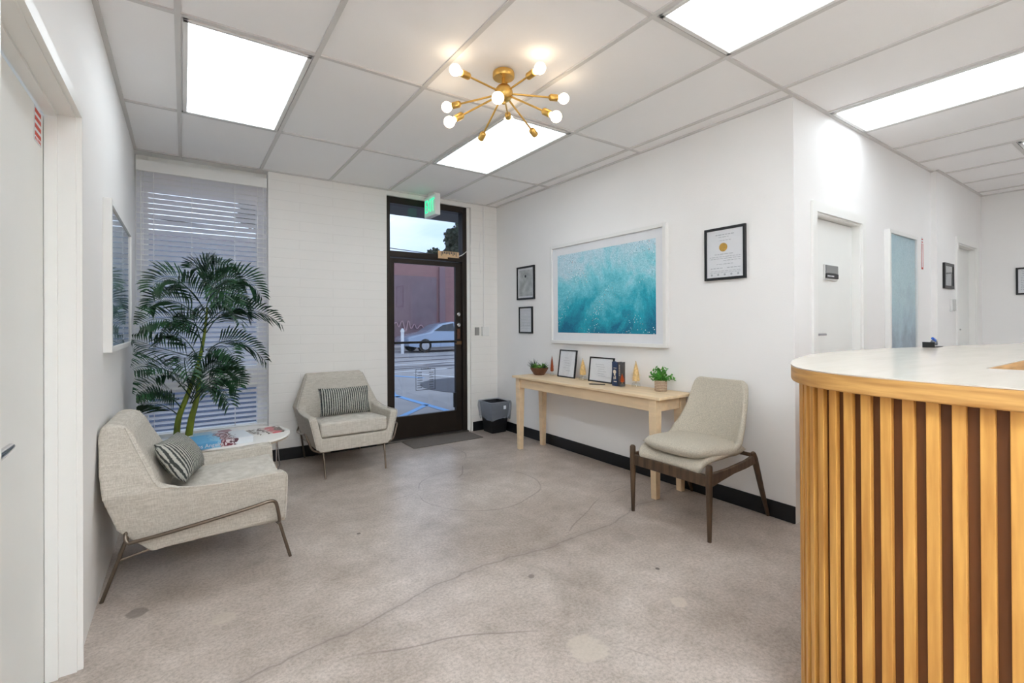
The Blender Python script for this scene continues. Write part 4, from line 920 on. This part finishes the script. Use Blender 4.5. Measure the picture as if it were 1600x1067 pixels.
frame_y('framed_notice', 'small black framed print left of the far hallway door', YH2, 6.06, 6.37, 1.60, 1.85, blackf, .02, .028, sk, 'notice')
# ================================================================ things on the console
TZ = HZ
def tabletop_frame(label, x, y, w, h, tilt, rz=0, name='photo_frame'):
    t = thing(name, label, 'picture frame', (x, y, TZ), rz); t.rotation_euler = (0, tilt, rz)
    bm = bmesh.new(); f = .012; box(bm, -.008, -w/2, 0, .008, -w/2+f, h); box(bm, -.008, w/2-f, 0, .008, w/2, h); box(bm, -.008, -w/2+f, 0, .008, w/2-f, f); box(bm, -.008, -w/2+f, h-f, .008, w/2-f, h); obj('frame', bm, blackf, t, .001)
    boxo('paper_insert', (-.002, -w/2+f, f, .006, w/2-f, h-f), papr, t)
    boxo('frame_pane', (-.005, -w/2+f, f, -.004, w/2-f, h-f), picg, t)
    bm = bmesh.new(); box(bm, .008, -.015, 0, .05, .015, .003); box(bm, .045, -.015, 0, .05, .015, h*.4); 
    bm.free()
    bm = bmesh.new(); rgl = random.Random(int(y*100))
    for k in range(6): 
        a = rgl.uniform(-.25, -.05)*w; box(bm, -.0026, a, h*(.25+.09*k), -.002, a+w*rgl.uniform(.2, .4), h*(.25+.09*k)+.003)
    obj('printed_text', bm, inkl, t); return t
tabletop_frame('upright black frame standing at the left of the console table', 3.085, 3.53, .25, .272, math.radians(8))
tabletop_frame('square black frame standing in the middle of the console table', 3.075, 3.055, .30, .225, math.radians(7))
# books standing
navy = mat('navy_cover', srgb(44, 60, 92), .5, var=.1, vscale=30); dkb = mat('charcoal_cover', srgb(74, 72, 76), .5, var=.1, vscale=30)
def upbook(label, y, th_, m, h=.205, d=.05, deco=None):
    t = thing('standing_book', label, 'book', (3.02, y, TZ))
    bm = bmesh.new(); box(bm, -d/2, -th_/2, 0, d/2, -th_/2+.002, h); box(bm, -d/2, th_/2-.002, 0, d/2, th_/2, h); box(bm, -d/2, -th_/2+.002, 0, -d/2+.003, th_/2-.002, h); obj('cover', bm, m, t, .0008)
    boxo('pages', (-d/2+.003, -th_/2+.002, .004, d/2-.004, th_/2-.002, h-.004), mat('page_edge', srgb(206, 190, 160), .8), t)
    if deco: deco(t, d)
    return t
def deco1(t, d):
    bm = bmesh.new(); x = -d/2-.0006
    lathe(bm, [(0, 0), (.017, 0), (.017, .0005), (0, .0005)], (x, 0, .12), 16, (-1, 0, 0)); box(bm, x, -.008, .088, x+.0006, .008, .104); box(bm, x, -.02, .15, x+.0006, .012, .154); box(bm, x, -.022, .035, x+.0006, .012, .042); box(bm, x, -.012, .06, x+.0006, -.004, .085); box(bm, x, .004, .056, x+.0006, .012, .08)
    obj('spine_emblem', bm, mat('cream_print', srgb(222, 210, 190), .6), t)
def deco2(t, d):
    bm = bmesh.new(); x = -d/2-.0006
    for k in range(7): box(bm, x, -.006, .09+.014*k, x+.0006, .006, .099+.014*k)
    obj('spine_lettering', bm, mat('grey_print', srgb(168, 160, 150), .6), t)
upbook('navy book with a pale emblem on its spine on the console table', 2.805, .062, navy, deco=deco1)
upbook('dark grey book standing right of the navy book', 2.752, .036, dkb, deco=deco2)
# bottle brush trees
def brush_tree(label, x, y, h, r, col, basem_, dens=1.0, wide=1.0):
    t = thing('bottlebrush_tree', label, 'decoration', (x, y, TZ)); rg = random.Random(int(y*1000))
    bm = bmesh.new(); lathe(bm, [(0, 0), (r*.72, 0), (r*.80, .006), (r*.66, .030), (r*.5, .034), (0, .034)], n=20); obj('base', bm, basem_, t, smooth=True)
    bm = bmesh.new(); tube(bm, [(0, 0, .03), (0, 0, h)], .0018, 6); obj('wire_stem', bm, goldm, t)
    bm = bmesh.new(); 
    lathe(bm, [(0, .044), (r*.62, .050), (r*.5, h*.5), (r*.28, h*.75), (0, h*.98)], n=14)
    for i in range(int(900*dens)):
        q = rg.random(); zz = .045+q*(h-.05); rad = r*(1-q)**.75*wide*(1-.55*max(0, .18-q)/.18)+.002; a = rg.uniform(0, 2*PI); dz_ = rg.uniform(-.3, .5)*rad
        p0 = Vector((0, 0, zz)); p1 = Vector((rad*1.15*math.cos(a), rad*1.15*math.sin(a), zz+dz_)); s = Vector((-math.sin(a), math.cos(a), rg.uniform(-.5, .5)))*.0012
        bm.faces.new([bm.verts.new(v) for v in (p0-s, p0+s, p1)])
    obj('bristles', bm, mat('bristle_'+label.split()[0], col, .7, var=.3, vscale=50), t)
cb = clearg
brush_tree('rust red bottlebrush tree beside the succulent bowl', 3.065, 3.72, .205, .028, srgb(158, 74, 32), cb)
brush_tree('golden bottlebrush tree between the two standing black frames', 3.08, 3.285, .205, .048, srgb(236, 200, 136), cb)
brush_tree('amber bottlebrush tree at the right of the standing books', 3.10, 2.665, .215, .048, srgb(240, 208, 150), cb)
brush_tree('orange small bottlebrush tree in front of the dark grey book', 2.965, 2.695, .115, .024, srgb(214, 104, 44), cb)
# pen
bm = bmesh.new(); tube(bm, [(0, -.07, .0), (0, .06, .0), (0, .072, .0)], [.0045, .0045, .0015], 8); p = obj('pen', bm, blackp, smooth=True, loc=(2.935, 2.955, TZ+.0046)); p.rotation_euler = (0, 0, math.radians(38)); tag(p, 'black pen lying on the console table', 'pen')
# succulent bowl
sb_ = thing('succulent_bowl', 'wooden bowl of green succulents at the left end of the console', 'plant', (3.03, 3.885, TZ))
sb_.scale = (1.08, 1.08, 1.12)
bm = bmesh.new(); lathe(bm, [(0, 0), (.045, 0), (.055, .01), (.082, .05), (.088, .068), (.082, .068), (.07, .045), (0, .04)], n=32); obj('bowl', bm, mat('brown_bowl', srgb(112, 74, 54), .45, var=.3, vscale=12), sb_, smooth=True)
bm = bmesh.new(); lathe(bm, [(0, .055), (.078, .058), (.078, .05), (0, .05)], n=20); obj('soil', bm, MATS['dark_soil'], sb_)
gr1 = mat('succulent_green', srgb(112, 158, 72), .4, var=.35, vscale=30); gr2 = mat('succulent_dark', srgb(44, 66, 52), .45, var=.3, vscale=30)
rg = random.Random(21)
def leafcone(bm, p, d, l, w):
    d = d.normalized(); s = d.cross(Vector((0, 0, 1))); s = s.normalized() if s.length > .01 else Vector((1, 0, 0)); u = s.cross(d)
    ring_ = [p+d*l*.35+(s*math.cos(a)+u*math.sin(a)*.5)*w for a in (0, PI/3, 2*PI/3, PI, 4*PI/3, 5*PI/3)]
    b0_ = bm.verts.new(p); t0 = bm.verts.new(p+d*l); r_ = [bm.verts.new(q) for q in ring_]
    for k in range(6): bm.faces.new((b0_, r_[(k+1) % 6], r_[k])); bm.faces.new((t0, r_[k], r_[(k+1) % 6]))
for (cx, cy, n_, l, mt, nm) in ((-.03, .03, 26, .055, gr1, 0), (.03, -.03, 26, .055, gr1, 0), (-.03, -.04, 24, .05, gr1, 0), (-.01, .055, 16, .095, gr2, 1), (.0, -.055, 7, .085, gr2, 1)):
    bm = bmesh.new()
    for i in range(n_):
        a = i*2.4; e = rg.uniform(.15, 1.3) if not nm else rg.uniform(.25, 1.1)
        d = Vector((math.cos(a)*math.cos(e), math.sin(a)*math.cos(e), math.sin(e)))
        if nm and cy > 0: d = Vector((d.x*.6-.2, abs(d.y)*.9, d.z))
        leafcone(bm, Vector((cx, cy, .058)), d, l*rg.uniform(.8, 1.15), .009 if not nm else .006)
    obj('succulent', bm, mt, sb_, smooth=True)
# small potted plant
sp_ = thing('small_potted_plant', 'small bushy green plant in a woven pot on the console', 'plant', (3.06, 2.385, TZ))
bm = bmesh.new(); lathe(bm, [(0, 0), (.044, 0), (.047, .004), (.047, .085), (.043, .085), (.043, .07), (0, .07)], n=26); obj('pot', bm, stripes('woven_pot', srgb(168, 142, 122), srgb(206, 186, 164), 'Z', 26, 2), sp_, smooth=True)
bm = bmesh.new(); rg = random.Random(9)
for i in range(46):
    a = rg.uniform(0, 2*PI); e = rg.uniform(.15, 1.45); l = rg.uniform(.06, .115)
    d = Vector((math.cos(a)*math.cos(e), math.sin(a)*math.cos(e), math.sin(e)))
    p0 = Vector((0, 0, .07)); tip = p0+d*l; tip.x = min(tip.x, .085)
    tube(bm, [p0, (p0+tip)/2+Vector((0, 0, .01)), tip], .0012, 4)
    for k in range(7):
        q = p0.lerp(tip, .35+.65*k/6); dd = Vector((rg.uniform(-1, 1), rg.uniform(-1, 1), rg.uniform(-.2, 1))).normalized()
        leafcone(bm, q, dd, rg.uniform(.022, .036), .0095)
obj('foliage', bm, mat('bush_green', srgb(74, 148, 50), .45, var=.4, vscale=30), sp_)
# ================================================================ reception counter
rc = thing('reception_counter', 'curved reception counter with vertical oak slats and pale top', 'counter', (0, 0, 0))
KS = .74
CH = 1.142; TH = .047
cpts = [(1.832, -3.2), (1.832, -.5), (1.832, .0), (1.833, .30), (1.842, .50), (1.868, .66), (1.925, .80), (2.03, .92), (2.20, 1.02), (2.45, 1.12), (2.80, 1.21), (3.25, 1.262), (3.75, 1.235), (4.3, 1.13), (4.9, 1.0), (5.6, .84), (6.6, .70)]
outer = [(p[0], p[1]) for p in spline([(x*KS, y*KS, 0) for x, y in cpts], 8)]
poly = outer+[(x*KS, y*KS) for x, y in ((6.6, .0), (4.9, .455), (2.53, .466), (2.53, -3.2))]
bm = bmesh.new(); prism(bm, [(x, y, CH-.003) for x, y in poly], (0, 0, .003)); obj('countertop', bm, ctop, rc)
bm = bmesh.new(); prism(bm, [(x, y, CH-TH) for x, y in poly], (0, 0, TH-.003)); obj('top_edge', bm, oakedge, rc, .003)
def offset(pl_, d):
    out = []
    for i in range(len(pl_)):
        a = Vector(pl_[max(i-1, 0)]); b = Vector(pl_[min(i+1, len(pl_)-1)]); t = (b-a).normalized(); nn = Vector((t.y, -t.x)); out.append(Vector(pl_[i])+nn*d)
    return out
front = offset(outer, .037)
ins = offset(outer, .060)
bm = bmesh.new(); prism(bm, [(p.x, p.y, .0) for p in front]+[(p.x, p.y, 0) for p in reversed(ins)], (0, 0, CH-TH)); obj('front_backing', bm, oakdark, rc)
# slats along the curve
bm = bmesh.new(); acc = 0; nxt = .02; line = offset(outer, .030); pos = []
for a, b in zip(line, line[1:]):
    l = (b-a).length
    while nxt <= acc+l and l > 0:
        t = (nxt-acc)/l; p = a.lerp(b, t); d = (b-a).normalized(); pos.append((p, d)); nxt += .0448
    acc += l
for p, d in pos:
    nn = Vector((d.y, -d.x)); s = d*.0118; dep = nn*.0065
    pts = [p-s-dep, p+s-dep, p+s+dep, p-s+dep]
    hexa(bm, [(q.x, q.y, .0) for q in pts]+[(q.x, q.y, CH-TH-.0005) for q in pts])
obj('slatted_front', bm, oak, rc, .0015)
bm = bmesh.new(); box(bm, 1.852, -2.37, 0, 1.872, .345, CH-TH-.0005); box(bm, 1.872, .345, 0, 3.4, .365, CH-TH-.0005); obj('inner_panel', bm, brownin, rc)
boxo('inner_desk', (1.872, -2.37, .72, 2.6, .345, .76), brownin, rc, .002)
# desk clutter at the far edge
dc = thing('desk_organizer', 'small black desk organizer with a blue item at the far counter edge', 'organizer', (3.24, .79, CH))
dc.scale = (.62, .62, .62)
bm = bmesh.new(); box(bm, -.13, -.04, 0, .10, .04, .006); box(bm, -.13, -.04, 0, -.12, .04, .045); obj('tray', bm, blackp, dc, .002)
bm = bmesh.new(); tube(bm, spline([(-.05, 0, .012), (-.02, 0, .05), (.03, 0, .03), (.05, 0, .055), (.08, 0, .02)], 5), .012, 8); obj('headset_band', bm, mat('organizer_grey', srgb(120, 124, 132), .35, var=.5, vscale=60), dc, smooth=True)
bm = bmesh.new(); tube(bm, [(-.06, -.01, .075), (-.01, -.01, .062), (.01, -.01, .05)], [.010, .012, .008], 8); obj('blue_grip', bm, mat('blue_plastic', srgb(44, 96, 190), .4), dc, smooth=True)
